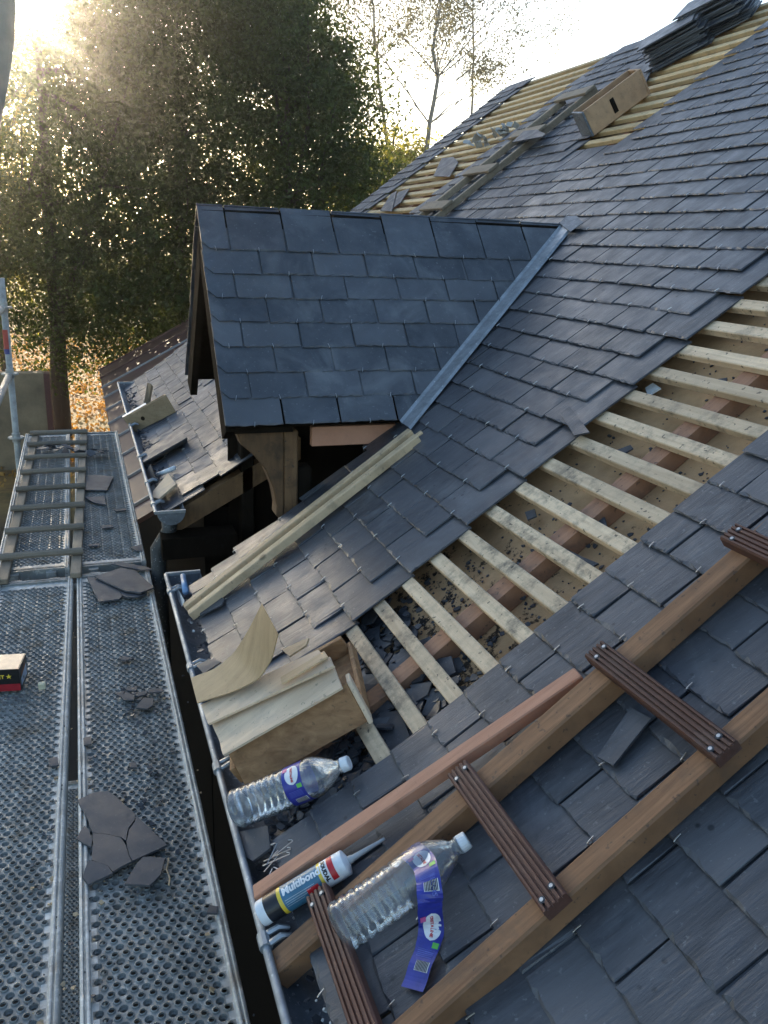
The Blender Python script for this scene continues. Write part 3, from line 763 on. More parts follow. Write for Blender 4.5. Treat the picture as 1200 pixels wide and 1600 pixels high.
chips = [([(540, 1020), (600, 1000), (680, 1020), (600, 1040)], 'pale flat chip alone above the cluster of chips'), ([(600, 1290), (715, 1265), (700, 1310), (630, 1310)], 'olive toned chip at the top of the cluster'),
 ([(505, 1330), (600, 1310), (560, 1360)], 'pointed chip at the left end of the cluster'), ([(560, 1355), (610, 1320), (690, 1350), (680, 1390), (590, 1390)], 'darkest blue chip in the cluster'),
 ([(650, 1330), (710, 1320), (690, 1345)], 'tiny chip in the middle of the cluster'), ([(690, 1350), (720, 1320), (800, 1310), (790, 1340), (720, 1358)], 'grey chip right of the middle of the cluster'),
 ([(820, 1290), (940, 1290), (930, 1320), (810, 1325)], 'flat chip at the right end of the cluster'), ([(700, 1460), (770, 1370), (860, 1380), (850, 1440), (800, 1470)], 'largest brownish chip at the bottom of the cluster'),
 ([(705, 1390), (760, 1360), (745, 1392)], 'small triangular chip above the largest brownish chip')]
for p, d in chips: shard(Z8(p), 'slate_chip', d + ' on the near deck', G3, .006, .005)
shard([(327, 1414), (341, 1416), (339, 1427), (323, 1426)], 'slate_chip', 'dark chip near the right rail of the near deck, lowest in the photo', G3, .006, .005)
shard([(130, 1153), (142, 1150), (143, 1162), (131, 1164)], 'slate_chip', 'small grey chip on the left margin of the near right deck', G3, .006, .005)
shard([(201, 1192), (212, 1190), (214, 1199), (203, 1199)], 'slate_chip', 'small lone chip between the cluster and the large cracked slate', G3, .006, .005)
shard([(76, 1185), (90, 1182), (92, 1195), (77, 1197)], 'slate_chip', 'brown grey chip on the right margin of the deck with the carton', G3, .006, .005)
G4 = 'slate pieces on the far deck'
shard(Z4([(398, 912), (450, 905), (532, 915), (500, 978), (398, 975)]), 'broken_slate', 'largest square broken slate on the far deck right of the ladder', G4, .010)
shard(Z4([(395, 1010), (490, 1005), (495, 1045), (440, 1035)]), 'broken_slate', 'wedge of slate below the square one on the far deck', G4, .010)
shard(Z4([(535, 1068), (590, 1062), (592, 1070), (545, 1076)]), 'slate_chip', 'thin slate chip near the middle of the far right deck', G4)
shard(Z4([(470, 1145), (520, 1138), (532, 1150), (480, 1156)]), 'slate_chip', 'pale slate chip below the middle of the far right deck', G4)
shard(Z4([(415, 1230), (470, 1227), (465, 1238), (420, 1240)]), 'slate_chip', 'thin chip near the near end of the far right deck', G4)
shard(Z4([(610, 1245), (665, 1230), (668, 1262), (640, 1262)]), 'slate_chip', 'chip against the right rail of the far right deck', G4)
G5 = 'slate flakes heaped across the ladder top'
for i in range(16):
    u = 66 + i * 6.6 + random.uniform(-3, 3); v = 701 + random.uniform(-5, 7); w = random.uniform(5, 11); h = random.uniform(1.5, 3.2)
    shard([(u - w, v + h * .3), (u - w * .2, v - h), (u + w * .8, v - h * .3), (u + w, v + h * .5), (u, v + h)], 'slate_flake', 'thin dark slate flake in the row heaped across the far end of the ladder', G5, .035 + random.random() * .04, .005, tilt=(random.gauss(0, .3), random.gauss(0, .3)))
m = MB(); tw = [at_z(u, v, .006) for u, v in Z7([(960, 940), (935, 1060), (970, 1150), (960, 1220)])]; m.tube(tw, .0022, 5)
m.build('twig', M_TIMBER, label='pale dry twig beside the large cracked slate on the deck', cat='twig')

gr = MB()
for i in range(420):
    x = random.choice([random.gauss(-.07, .02), random.gauss(.2, .02), random.uniform(-.45, .22), random.gauss(-.16, .02)]); y = random.uniform(.9, 3.8)
    flake(gr, (x, y, -.006 + random.random() * .004), random.choice([.002, .003, .004, .007]), (random.gauss(0, .3), random.gauss(0, .3), 1), .003, random.choice([0, 0, 1]))
for i in range(150):
    cx_, cy_ = random.choice([(.02, 1.9), (.08, 3.72), (.07, 2.62), (.1, 2.2)])
    flake(gr, (random.gauss(cx_, .07), random.gauss(cy_, .12), -.005 + random.random() * .004), random.choice([.003, .004, .006, .009]), (random.gauss(0, .35), random.gauss(0, .35), 1), .003, 0)
gr.build('deck_grit', [M_SHARD, M_TIMBER], kind='stuff', label='grit and wood crumbs scattered over the near steel decks', cat='grit')

# ------------------------------------------------------------------ carton on the near deck
bx = thing('screw_carton', 'black and red cardboard carton with yellow lettering on the near left deck', 'carton', tuple(at_z(32, 1080, 0)))
A = np.array(at_z(33, 1080, 0)); B = np.array(at_z(61, 1053, 0)); e2 = (B - A); wb = np.linalg.norm(e2); e2 = e2 / wb
e1 = np.array([-e2[1], e2[0], 0]); e1 = e1 if e1[0] < 0 else -e1
e1 = np.array(at_z(0, 1082, 0)) - A; e1[2] = 0; e1 /= np.linalg.norm(e1); e2 = np.array([e1[1], -e1[0], 0]); e2 = e2 if e2[1] > 0 else -e2
LB, HB = .17, .085; WB = .115
def BP(a, b, z): return tuple(A + e1 * a + e2 * b + np.array([0, 0, z]))
m = MB(); m.box(0, LB, 0, WB, .003, HB, 0, BP); m.build('carton_body', M_BOXK, bx)
m = MB(); m.add([BP(.0, -.0006, .004), BP(LB, -.0006, .004), BP(LB, -.0006, .030), BP(0, -.0006, .030)], [(0, 1, 2, 3)])
m.build('red_band', M_BOXR, bx)
m = MB(); m.add([BP(.004, .002, HB + .0006), BP(LB - .004, .002, HB + .0006), BP(LB - .004, WB - .002, HB + .0006), BP(.004, WB - .002, HB + .0006)], [(0, 1, 2, 3)]); m.build('carton_top', M_BOXT, bx)
m = MB(); vs, fs = text_geo('CKET \u2605', .019, .0006); wtx = max(v[0] for v in vs)
m.add([BP(.024 + wtx - x, -.0012, .052 + y) for x, y in vs], fs); m.build('lettering', M_YEL, bx)
m = MB(); m.add([BP(-.0006, .014, .014), BP(-.0006, .100, .014), BP(-.0006, .100, .058), BP(-.0006, .014, .040)], [(0, 1, 2, 3)], 0)
m.add([BP(-.0009, .02, .045), BP(-.0009, .085, .055), BP(-.0009, .08, .072), BP(-.0009, .02, .06)], [(0, 1, 2, 3)], 1)
m.add([BP(-.0012, .045, .022), BP(-.0012, .055, .022), BP(-.0012, .055, .034), BP(-.0012, .045, .034)], [(0, 1, 2, 3)], 2)
m.build('end_label', [plain('carton_label', (.5, .6, .75), .4), plain('carton_brown', (.25, .09, .04), .4), M_NAVY], bx)
m = MB(); p = at_z(66, 1077, .0); m.box(-.012, .012, -.010, .010, .002, .026, 0, lambda x, y, z: (p[0] + x, p[1] + y, z)); bevel(m.build('wood_offcut', M_CREAM, label='small cream offcut block beside the black carton', cat='offcut'), .003)

# ------------------------------------------------------------------ timbers lying on the slates below the dormer
def beam(p0, p1, w, h, name, mat, **kw):
    p0, p1 = Vector(p0), Vector(p1); t = (p1 - p0).normalized(); nrm = Vector((-S38, 0, C38)); nrm = (nrm - t * nrm.dot(t)).normalized(); sdv = t.cross(nrm)
    m = MB(); P = []
    for hh in (0, h):
        for (a, b) in ((p0, -1), (p0, 1), (p1, 1), (p1, -1)): P.append(a + sdv * (b * w / 2) + nrm * hh)
    m.hexa(P); return bevel(m.build(name, mat, **kw), .0025)
def on(u, v, n, ext=0.): s_, y_ = sy(u, v, n / C38); return s_, y_
GT = 'pale battens lying up the slates below the dormer'
tl = [((285, 946), (641, 672), 'pale batten nearest the dormer of those lying up the slates', .022), ((292, 957), (651, 681), 'pale batten nearest the viewer of those lying up the slates', .022)]
for i, (a, b, lab, n) in enumerate(tl):
    pa, pb = at_roof(*a, .062), at_roof(*b, .045)
    beam(pa - np.array([-.02, 0, .025]), pb - np.array([-.015, 0, .02]), .034, .03, 'loose_batten', M_TIMBER, label=lab, cat='batten', group=GT)
pa, pb = at_roof(460, 818, .04), at_roof(657, 669, .04)
beam(pa - np.array([-.015, 0, .024]), pb - np.array([-.015, 0, .024]), .022, .018, 'loose_batten', M_TIMBER, label='thin pale batten end showing behind the two lying up the slates', cat='batten', group=GT)

# ------------------------------------------------------------------ near roof ladder
rl = thing('roof_ladder', 'brown roof ladder with ribbed decking rungs lying on the foreground slates', 'roof ladder', RP(1., 1.03, .02))
def rail(y0, y1, s0, s1):
    m = MB(); SS = [s0, .5, .8, 1.2, 1.7, s1]; SS = [s for s in SS if s >= s0]
    # a straight rail: it bridges the kick at the eaves
    a = Vector(RP(.86, 0, .02)); b = Vector(RP(1.6, 0, .02)); t = (b - a).normalized(); nv = Vector((-t.z, 0, t.x)); P = []
    for h in (0, .049):
        for (s, y) in ((s0, y0), (s0, y1), (s1, y1), (s1, y0)):
            q = a + t * (s - .86) + nv * h; P.append((q.x, y, q.z))
    m.hexa(P); return bevel(m.build('rail', M_RAIL, rl), .004)
rail(1.136, 1.188, .355, 2.3); rail(.860, .904, .25, 2.3)
def rung_p(s, y, n):
    a = Vector(RP(.86, 0, .02)); b = Vector(RP(1.6, 0, .02)); t = (b - a).normalized(); nv = Vector((-t.z, 0, t.x)); q = a + t * (s - .86) + nv * (.049 + n); return (q.x, y, q.z)
for s in (.496, .841, 1.186, 1.531, 1.876, 2.22):
    w, h = .046, .024; pr = []
    # ribbed section across s
    pr = [(-w / 2, 0), (-w / 2, h - .004), (-w / 2 + .003, h)]
    for gq in range(4):
        xx = -w / 2 + .009 + gq * .0095
        pr += [(xx - .0022, h), (xx - .0015, h - .0045), (xx + .0015, h - .0045), (xx + .0022, h)]
    pr += [(w / 2 - .003, h), (w / 2, h - .004), (w / 2, 0)]
    m = MB(); y0, y1 = .850, 1.205; sk = random.uniform(-.003, .003)
    a = [rung_p(s + q + sk, y0, z) for q, z in pr]; b = [rung_p(s + q - sk, y1, z) for q, z in pr]; n = len(pr)
    m.add(a + b, [(i, (i + 1) % n, (i + 1) % n + n, i + n) for i in range(n)]); m.add(a, [tuple(range(n))[::-1]]); m.add(b, [tuple(range(n))])
    ro = m.build('rung', M_DECKING, rl)
    sc = MB()
    for yy in (.872, 1.184):
        for ds in (-.012, .012):
            c = Vector(rung_p(s + ds, yy + ds * .3, h - .001)); nv = (Vector(rung_p(s, yy, 1)) - Vector(rung_p(s, yy, 0)))
            sc.tube([c - nv * .004, c + nv * .0012], .0062, 12, 1); sc.tube([c + nv * .0012, c + nv * .0024], .0034, 10, 0)  # black disc stands in for the shaded recess round each screw
    sc.build('screw', [M_WIRE, M_NAVY], ro)
# loose pinkish batten against the upper rail
pa, pb = at_roof(398, 1396, .062), at_roof(905, 1052, .055)
beam(pa - np.array([-.012, 0, .018]), pb - np.array([-.012, 0, .018]), .034, .028, 'loose_batten', M_PINK, label='pinkish freshly sawn batten lying beside the brown roof ladder', cat='batten')
# loose slate strips
def roof_shard(px, off, name, label, th=.005, mat=None, group=None, cat='slate piece', fn=None):
    top = [at_roof(u, v, off) for u, v in px]; c = np.mean(top, 0); m = MB(); nv = np.array([-S38, 0, C38]) * th
    m.plate([p - c for p in top], [p - c - nv for p in top]); o = m.build(name, mat or M_SHARD, label=label, cat=cat, group=group); o.location = tuple(c); return o
roof_shard([(985, 1105), (1017, 1122), (958, 1196), (933, 1182)], .036, 'slate_strip', 'narrow loose slate strip on the slates above the middle rung', mat=M_SLATE)
roof_shard([(875, 645), (890, 635), (921, 675), (897, 680)], .034, 'broken_slate', 'triangular loose slate tip at the edge of the open batten strip', mat=M_SLATE)
roof_shard([(1180, 828), (1205, 805), (1215, 850), (1196, 842)], .11, 'broken_slate', 'slate corner resting by the uppermost rung at the right edge', mat=M_SLATE)
GE = 'broken slates among the battens'
for px, lab in (([(545, 1046), (562, 1052), (572, 1075), (548, 1092), (540, 1070)], 'jagged slate slab under the lowest battens near the wooden box'),
                ([(572, 1005), (590, 1012), (604, 1020), (595, 1036), (576, 1022)], 'cracked slate piece under the gap between the second and third battens'),
                ([(585, 1115), (625, 1110), (640, 1150), (605, 1180), (583, 1150)], 'flat dark slate lying beside the lowest batten by the near slates'),
                ([(680, 1030), (705, 1025), (712, 1050), (690, 1062)], 'curved slate piece beside the counter batten'),
                ([(640, 1070), (675, 1065), (668, 1085), (650, 1096)], 'heaped slate shard below the counter batten'),
                ([(820, 800), (835, 795), (838, 806), (824, 812)], 'small slate flake on the tan board mid strip'),
                ([(958, 705), (985, 695), (989, 700), (966, 714)], 'long slate splinter on the tan board'),
                ([(1122, 592), (1136, 590), (1134, 602), (1120, 604)], 'dark slate corner stuck beside the counter batten high up'),
                ([(915, 815), (945, 808), (948, 822), (925, 828)], 'blackened slate flake beside the counter batten mid strip'),
                ([(880, 855), (910, 870), (935, 880), (905, 895)], 'blue grey slate lying on black debris beneath the near slates')):
    roof_shard(px, -.055, 'broken_slate', lab, group=GE)
roof_shard([(1008, 606), (1020, 598), (1032, 606), (1012, 618)], -.05, 'plastic_scrap', 'pale plastic scrap poking out below the slates beside the battens', mat=M_CAP, cat='scrap')
for px, lab in (([(372, 1300), (418, 1290), (422, 1325), (395, 1345), (370, 1330)], 'dark broken slate in the eaves below the near bottle'),
                ([(318, 925), (350, 935), (346, 945), (312, 962)], 'chipped slate flap at the eaves beside the gutter')):
    roof_shard(px, .035, 'broken_slate', lab, mat=M_SHARD)
# hooks dropped in the gutter
for i in range(9):
    c = at_roof(420 + random.uniform(-10, 14), 1350 + random.uniform(-18, 18), .03 + random.random() * .03); a = random.random() * 6.28; m = MB(); L = random.uniform(.04, .06)
    d = np.array([math.cos(a), math.sin(a), math.cos(a) * .45]); e = np.array([-math.sin(a), math.cos(a), -.2])
    m.tube([c * 0, d * L * .5, d * L, d * L + e * .006, d * L * .9 + e * .012], .0013, 5); o = m.build('loose_hook', M_WIRE, label='steel slate hook in the tangle lying by the gutter', cat='slate hook', group='slate hooks dropped by the gutter'); o.location = tuple(c)
m = MB(); a, b = at_x(286, 900, .30), at_x(290, 925, .29); m.tube([a, b], .011, 14); m.build('plastic_tube', M_BLUEP, smooth=True, label='short blue plastic tube at the gutter corner', cat='tube')
m = MB(); P = [at_x(272, 925, .275), at_x(277, 918, .275), at_x(288, 938, .27), at_x(284, 946, .27)]; m.plate(P, [(a, b, c - .006) for a, b, c in P]); m.build('metal_tag', M_CAP, label='pale metal tag at the gutter corner beside the blue tube', cat='tag')

# ------------------------------------------------------------------ wooden box with planks at the eaves
wb_ = thing('wooden_box', 'open pine box with brown side board standing at the eaves beside the battens', 'wooden box', RP(.5, 1.75, .03))
UA = Vector(at_roof(386, 1234, .03)); UB = Vector(at_roof(563, 1135, .03)); ua = (UB - UA).normalized(); uy = Vector((0, 1, 0)); uy = (uy - ua * ua.y).normalized(); un = ua.cross(uy); un = un if un.z > 0 else -un
uf = Vector((-.36, .50, .77)).normalized()      # the front board leans inwards
def WP(a, b, c): return tuple(UA + ua * a + uy * b + (uf if b < .03 else un) * c)
WL, WW, WH, WT = .325, .29, .10, .016
for nm, bb in (('side_board', (0, WL, 0, WT, 0, WH)), ('side_board', (0, WL, WW - WT, WW, 0, .06)), ('end_board', (-WT, -.0005, .031, WW, 0, .05)), ('end_board', (WL + .0005, WL + .012, .031, WW, -.004, .03)), ('end_strip', (WL + .0005, WL + .012, -.002, .0295, -.006, WH + .003)), ('bottom_board', (0, WL, .031, WW - WT - .001, 0, .012))):
    m = MB(); m.box(*bb, 0, WP); bevel(m.build(nm, M_BOXWOOD if nm != 'end_strip' else M_PLANK, wb_), .002)
def strip(px_a, px_b, off_a, off_b, mat, name, label, th=.004, waves=0., n=14, cat='plank', bulge=None):
    """a thin board whose two long edges run through the given pixels, at those heights above the roof"""
    m = MB(); top = []; 
    def path(px, off):
        P = [at_roof(u, v, o) for (u, v), o in zip(px, off)]; out = []
        for i in range(n + 1):
            f = i / n * (len(P) - 1); j = min(int(f), len(P) - 2); w = f - j; w2 = w * w * (3 - 2 * w) if len(P) > 2 else w
            out.append(P[j] * (1 - w) + P[j + 1] * w)
        for _ in range(2):
            q = [out[0]] + [(out[i - 1] + out[i] * 2 + out[i + 1]) / 4 for i in range(1, n)] + [out[-1]]; out = q
        return out
    a, b = path(px_a, off_a), path(px_b, off_b); K = 8; V = []
    nv = np.array([-S38, 0, C38])
    for i in range(n + 1):
        for k in range(K + 1):
            t = k / K; p = a[i] * (1 - t) + b[i] * t; h = waves * math.sin(t * 9 + 1) * max(0, 1 - i / n * 1.4)
            V.append(p + nv * (h + (bulge or 0) * math.sin(t * 3.14)))
    F = [(i * (K + 1) + k, i * (K + 1) + k + 1, (i + 1) * (K + 1) + k + 1, (i + 1) * (K + 1) + k) for i in range(n) for k in range(K)]
    N = len(V); m.add(V + [p - nv * th for p in V], F + [tuple(q + N for q in f[::-1]) for f in F])
    def wall(ids): m.f.extend([(ids[i], ids[i + 1], ids[i + 1] + N, ids[i] + N) for i in range(len(ids) - 1)]); m.m.extend([0] * (len(ids) - 1))
    wall([k for k in range(K + 1)]); wall([n * (K + 1) + k for k in range(K + 1)]); wall([i * (K + 1) for i in range(n + 1)]); wall([i * (K + 1) + K for i in range(n + 1)])
    return autosmooth(m.build(name, mat, label=label, cat=cat), 40)
strip([(350, 1181), (440, 1128), (534, 1074)], [(329, 1122), (424, 1082), (515, 1026)], (.150, .152, .150), (.160, .160, .160), M_PLANK, 'plank', 'pale weathered board with rippled end on top of the wooden box', .006, .004)
strip([(325, 1131), (522, 1040)], [(314, 1101), (497, 1015)], (.182, .178), (.184, .180), M_PLANK, 'plank', 'whitish knotted board lying across the back of the wooden box', .006)
strip([(440, 1068), (478, 1046), (512, 1026)], [(438, 1058), (476, 1036), (506, 1017)], (.195, .194, .191), (.195, .194, .191), M_TIMBER, 'wood_offcut', 'small yellow wood offcut on the whitish board', .004, cat='offcut')
strip([(308, 1098), (366, 1080), (405, 1060), (424, 1030), (434, 990)], [(298, 1059), (338, 1044), (366, 1020), (388, 985), (409, 943)], (.20, .20, .22, .29, .40), (.20, .20, .215, .28, .37), M_VENEER, 'veneer_sheet', 'thin wood sheet curling up beside the whitish board', .003, n=24, cat='wood sheet')
roof_shard([(440, 1015), (473, 1000), (482, 997), (478, 1008), (452, 1025)], .17, 'wood_offcut', 'splintered pale wood piece sticking into the open box', mat=M_TIMBER, cat='offcut')
roof_shard([(306, 1040), (326, 1030), (345, 1034), (318, 1052)], .12, 'broken_slate', 'broken slate half hidden under the curling wood sheet')

# ------------------------------------------------------------------ bottles and cartridge
def frame_from(p0, p1, up=(-S38, -.25, C38)):
    p0, p1 = Vector(p0), Vector(p1); z = (p1 - p0).normalized(); x = Vector(up); x = (x - z * x.dot(z)).normalized(); y = z.cross(x)
    return Matrix(((x.x, y.x, z.x, p0.x), (x.y, y.y, z.y, p0.y), (x.z, y.z, z.z, p0.z), (0, 0, 0, 1))), (p1 - p0).length
def bottle_profile(L, r, lab0, lab1):
    pr = [(0.002, r * .25), (0, r * .6), (.006, r * .92), (.014, r)]
    h = .02; i = 0
    while h < lab0 - .012:
        pr += [(h, r * .985), (h + .004, r * .915), (h + .008, r * .985)]; h += .0172
    pr += [(lab0 - .004, r * .985), (lab0, r * .955), (lab1, r * .955), (lab1 + .004, r * .985), (lab1 + .015, r * .97), (lab1 + (L - lab1) * .35, r * .80), (lab1 + (L - lab1) * .6, r * .52), (L - .03, r * .34), (L - .022, .0145), (L - .020, .017), (L - .017, .017), (L - .016, .0140), (L, .0135)]
    return pr
def cyl_map(Mx, r):
    return lambda h, v: Mx @ Vector((r * math.cos(v / r), r * math.sin(v / r), h))
def decal(m, f, geo, h0, v0, mi, axis='h', flip=1):
    vs, fs = geo
    m.add([f(h0 + x, v0 + y * flip) if axis == 'h' else f(h0 + y * flip, v0 + x) for x, y in vs], fs, mi)
def oval(a, b, n=28, cuts=6):
    vs = []; fs = []
    for j in range(cuts + 1):
        t = -1 + 2 * j / cuts; w = math.sqrt(max(0, 1 - t * t)); vs += [(-a * w, b * t), (a * w, b * t)]
    for j in range(cuts): fs.append((2 * j, 2 * j + 1, 2 * j + 3, 2 * j + 2))
    return vs, fs
def rect(a, b, cuts=6):
    vs = []; fs = []
    for j in range(cuts + 1): vs += [(0, b * j / cuts), (a, b * j / cuts)]
    for j in range(cuts): fs.append((2 * j, 2 * j + 1, 2 * j + 3, 2 * j + 2))
    return vs, fs
LABM = [M_BLUE, M_WHITE, M_RED, M_GREEN, M_BLUE2, M_NAVY, M_PINKP]
def label_art(m, fb, h0, w, v0):
    """one printed panel: white oval with red lettering, green mark, small print and bar code; fb(h,v,level)"""
    f = lambda lv: (lambda h, v: fb(h, v, lv))
    decal(m, f(1), oval(w * .36, .024, cuts=16), h0 + w * .54, v0, 1)
    t = text_geo('CRISTALINE', .0070, .0003, None); wt = max(v[0] for v in t[0])
    m.add([fb(h0 + w * .48 + y, v0 - wt / 2 + x, 2) for x, y in t[0]], t[1], 2)
    decal(m, f(2), rect(w * .22, .012, 2), h0 + w * .08, v0 - .022, 6); decal(m, f(1), rect(w * .26, .009, 2), h0 + w * .68, v0 + .025, 3)
    for q in range(5): decal(m, f(1), rect(w * .7, .0012, 1), h0 + w * .15, v0 + .038 + q * .003, 4)
    decal(m, f(1), rect(w * .6, .016, 3), h0 + w * .3, v0 + .058, 1)
    for q in range(9): decal(m, f(2), rect(w * .036, .0155, 3), h0 + w * (.33 + q * .062), v0 + .0582, 5)
def make_bottle(p0, p1, r, label, seedv, full_label):
    Mx, L = frame_from(p0, p1); random.seed(seedv); ph = [random.random() * 6 for _ in range(5)]
    t = thing('water_bottle', label, 'bottle', tuple(p0))
    l0, l1 = L * .50, L * .655
    def warp(h, a):
        q = 1 + .02 * math.sin(2 * a + ph[0] + h * 9) + .018 * math.sin(3 * a + ph[1] - h * 22)
        if h > l1: q += (.10 * math.sin(a * 2 + ph[2]) * math.sin(math.pi * min(1, (h - l1) / (L - .03 - l1)))) if h < L - .03 else 0
        if not full_label and h < l0: q += .05 * math.cos(4 * a + .4) * min(1, h / .02)
        if h > L - .028: q = 1
        return q
    m = MB(); pr = bottle_profile(L, r, l0, l1); m.lathe(pr, Mx, 40, 0, warp); o = m.build('bottle_body', M_PET, t, smooth=True)
    m = MB(); Mc = Mx @ Matrix.Translation((0, 0, L - .006)); n = 40
    m.lathe([(-.012, .0150), (-.012, .0158), (.004, .0156), (.006, .014), (.006, .001)], Mc, n, 0, lambda h, a: 1 + .03 * (1 if int(a / 6.2832 * 40 + .5) % 2 else 0) * (h < .004)); m.build('cap', M_CAP, t)
    w = l1 - l0
    if full_label:
        m = MB(); f = lambda h, v, lv: Mx @ Vector(((r * .968 + lv * .0005) * warp(h, v / r) * math.cos(v / r), (r * .968 + lv * .0005) * warp(h, v / r) * math.sin(v / r), h))
        K = 48; V = [f(l0 + w * i / 3, 2 * math.pi * r * k / K, 0) for i in range(4) for k in range(K)]
        m.add(V, [(i * K + k, i * K + (k + 1) % K, (i + 1) * K + (k + 1) % K, (i + 1) * K + k) for i in range(3) for k in range(K)], 0)
        label_art(m, f, l0, w, .0)
        m.build('label', LABM, t)
    return t, Mx, L, r, warp, l0, l1
pa, pb = at_roof(366, 1266, .075), at_roof(546, 1191, .065)
make_bottle(pa, pb, .0435, 'empty clear water bottle with blue label leaning against the wooden box', 3, True)
pa, pb = at_roof(527, 1452, .072), at_roof(731, 1311, .065)
tb, Mx, L, r, warp, l0, l1 = make_bottle(pa, pb, .0445, 'clear water bottle with torn blue label between the roof ladder rails', 11, False)
# torn label: over the shoulder of the bottle, then down on to the slates
path = [(640, 1328, .082), (660, 1345, .112), (668, 1370, .118), (672, 1400, .105), (672, 1425, .075), (674, 1450, .042), (668, 1480, .030), (655, 1515, .029), (643, 1545, .030)]
P = [np.array(at_roof(u, v, o)) for u, v, o in path]
def catmull(P, n):
    out = []
    for i in range(len(P) - 1):
        a, b, c, d = P[max(i - 1, 0)], P[i], P[i + 1], P[min(i + 2, len(P) - 1)]
        for k in range(n):
            t = k / n; out.append(.5 * ((2 * b) + (-a + c) * t + (2 * a - 5 * b + 4 * c - d) * t * t + (-a + 3 * b - 3 * c + d) * t ** 3))
    out.append(P[-1]); return np.array(out)
CP = catmull(P, 8); seg = np.r_[0, np.cumsum(np.linalg.norm(np.diff(CP, axis=0), axis=1))]; TL = seg[-1]
ax = np.array((Mx.col[2][0], Mx.col[2][1], Mx.col[2][2]))
def rib(h, v, lv, w=.043):     # h across, v along (0 at the top end)
    d = min(max(v, 0), TL - 1e-6); i = np.searchsorted(seg, d) - 1; i = max(0, min(i, len(CP) - 2)); f = (d - seg[i]) / (seg[i + 1] - seg[i])
    p = CP[i] * (1 - f) + CP[i + 1] * f; t = CP[i + 1] - CP[i]; t /= np.linalg.norm(t); a = ax - t * np.dot(ax, t); a /= np.linalg.norm(a); nv = np.cross(t, a); nv = nv if nv[2] > 0 else -nv
    return p + a * (h - w / 2) + nv * (lv * .0007 + .0020 * math.sin(v * 55 + h * 14) + .0010 * math.sin(v * 150 - h * 10))
m = MB(); K = 48; V = []
for i in range(K + 1):
    for k in range(5): V.append(rib(.043 * k / 4, TL * i / K, 0))
m.add(V, [(i * 5 + k, i * 5 + k + 1, i * 5 + k + 6, i * 5 + k + 5) for i in range(K) for k in range(4)], 0)
label_art(m, lambda h, v, lv: rib(h, TL * .20 + v, lv), 0, .043, 0); label_art(m, lambda h, v, lv: rib(h, TL * .66 + v, lv), 0, .043, 0)
t_ = text_geo('ELLOS', .012, .0002)
m.add([rib(.026 + y, TL * .36 + x, 1) for x, y in t_[0]], t_[1], 4)
o = m.build('torn_label', LABM, tb)
# sealant cartridge
pa, pb = at_roof(408, 1428, .062), at_roof(541, 1347, .055)
Mx, L = frame_from(pa, pb, (-S38, -.55, C38)); cr = .0245
ct = thing('sealant_cartridge', 'blue white and black sealant cartridge tucked under the roof ladder', 'cartridge', tuple(pa))
m = MB(); m.lathe([(0, .001), (0, cr * .97), (.004, cr), (L * .13, cr), (L * .13, cr), (L * .995, cr), (L, cr * .96), (L + .004, cr * .5), (L + .006, .008)], Mx, 36); o = m.build('tube_body', M_CAP, ct, smooth=True); autosmooth(o, 45)
f = lambda h, v, lv: Mx @ Vector(((cr + .0004 + lv * .0003) * math.cos(v / cr), (cr + .0004 + lv * .0003) * math.sin(v / cr), h))
m = MB(); K = 40
def band(h0, h1, mi, lv=0, a0=0, a1=1):
    V = [f(h, 2 * math.pi * cr * (a0 + (a1 - a0) * k / K), lv) for h in (h0, h1) for k in range(K + 1)]
    m.add(V, [(k, k + 1, k + K + 2, k + K + 1) for k in range(K)], mi)
band(L * .09, L * .25, 1); band(L * .25, L * .29, 2); band(L * .29, L * .72, 0); band(L * .72, L * .755, 2); band(L * .755, L * .93, 3)
band(L * .835, L * .90, 4, 1, -.16, .16)
sgn = -1
def ctext(txt, size, h0, v0, mi, bold=.0005, rot=False, lv=2):
    tt = text_geo(txt, size, bold, .003)
    if rot: m.add([f(h0 + y, v0 + x, lv) for x, y in text_geo(txt, size, bold, None)[0]], text_geo(txt, size, bold, None)[1], mi)
    else: m.add([f(h0 + x, v0 + sgn * y, lv) for x, y in tt[0]], tt[1], mi)
ctext('Multibond', .0200, L * .31, .000, 3, .0009)
for q in range(4): ctext('..........................................................'[:36 - q * 5], .008, L * .31, .010 + q * .004, 3, .0)
ctext('SOUDAL', .0105, L * .775, -.020, 1, .0006, True)
band(L * .55, L * .68, 4, 1, .08, .17)

m.build('printed_sleeve', [M_TEAL, M_NAVY, M_YEL, M_WHITE, M_RED], ct)
m = MB(); m.lathe([(L + .004, .008), (L + .012, .0075), (L + .015, .006), (L + .085, .0028), (L + .085, .001)], Mx, 16); m.build('nozzle', plain('nozzle_grey', (.4, .42, .43), .4), ct, smooth=True)

# ------------------------------------------------------------------ far things on the upper roof
fl = thing('roof_ladder', 'wooden roof ladder with flat treads on the slates beyond the dormer', 'roof ladder', RP(3.2, 5.15, .02))
def fbox(s0, s1, y0, y1, n0, n1, name, mat, par): m = MB(); m.box(s0, s1, y0, y1, n0, n1, 0, lambda s, y, n: RP(s, y, n)); return bevel(m.build(name, mat, par), .003)
fbox(2.55, 3.95, 5.275, 5.31, .022, .060, 'rail', M_GREYWOOD, fl); fbox(2.55, 4.0, 4.972, 5.005, .022, .060, 'rail', M_GREYWOOD, fl)
for s in (2.74, 3.11, 3.50, 3.90): fbox(s, s + .085, 4.95, 5.33, .0605, .078, 'tread', M_GREYWOOD, fl)
roof_shard([(800, 222), (818, 205), (838, 202), (852, 209), (848, 213)], .115, 'loose_slate', 'grey slate resting on a tread of the far roof ladder', mat=M_SLATE_OLD)
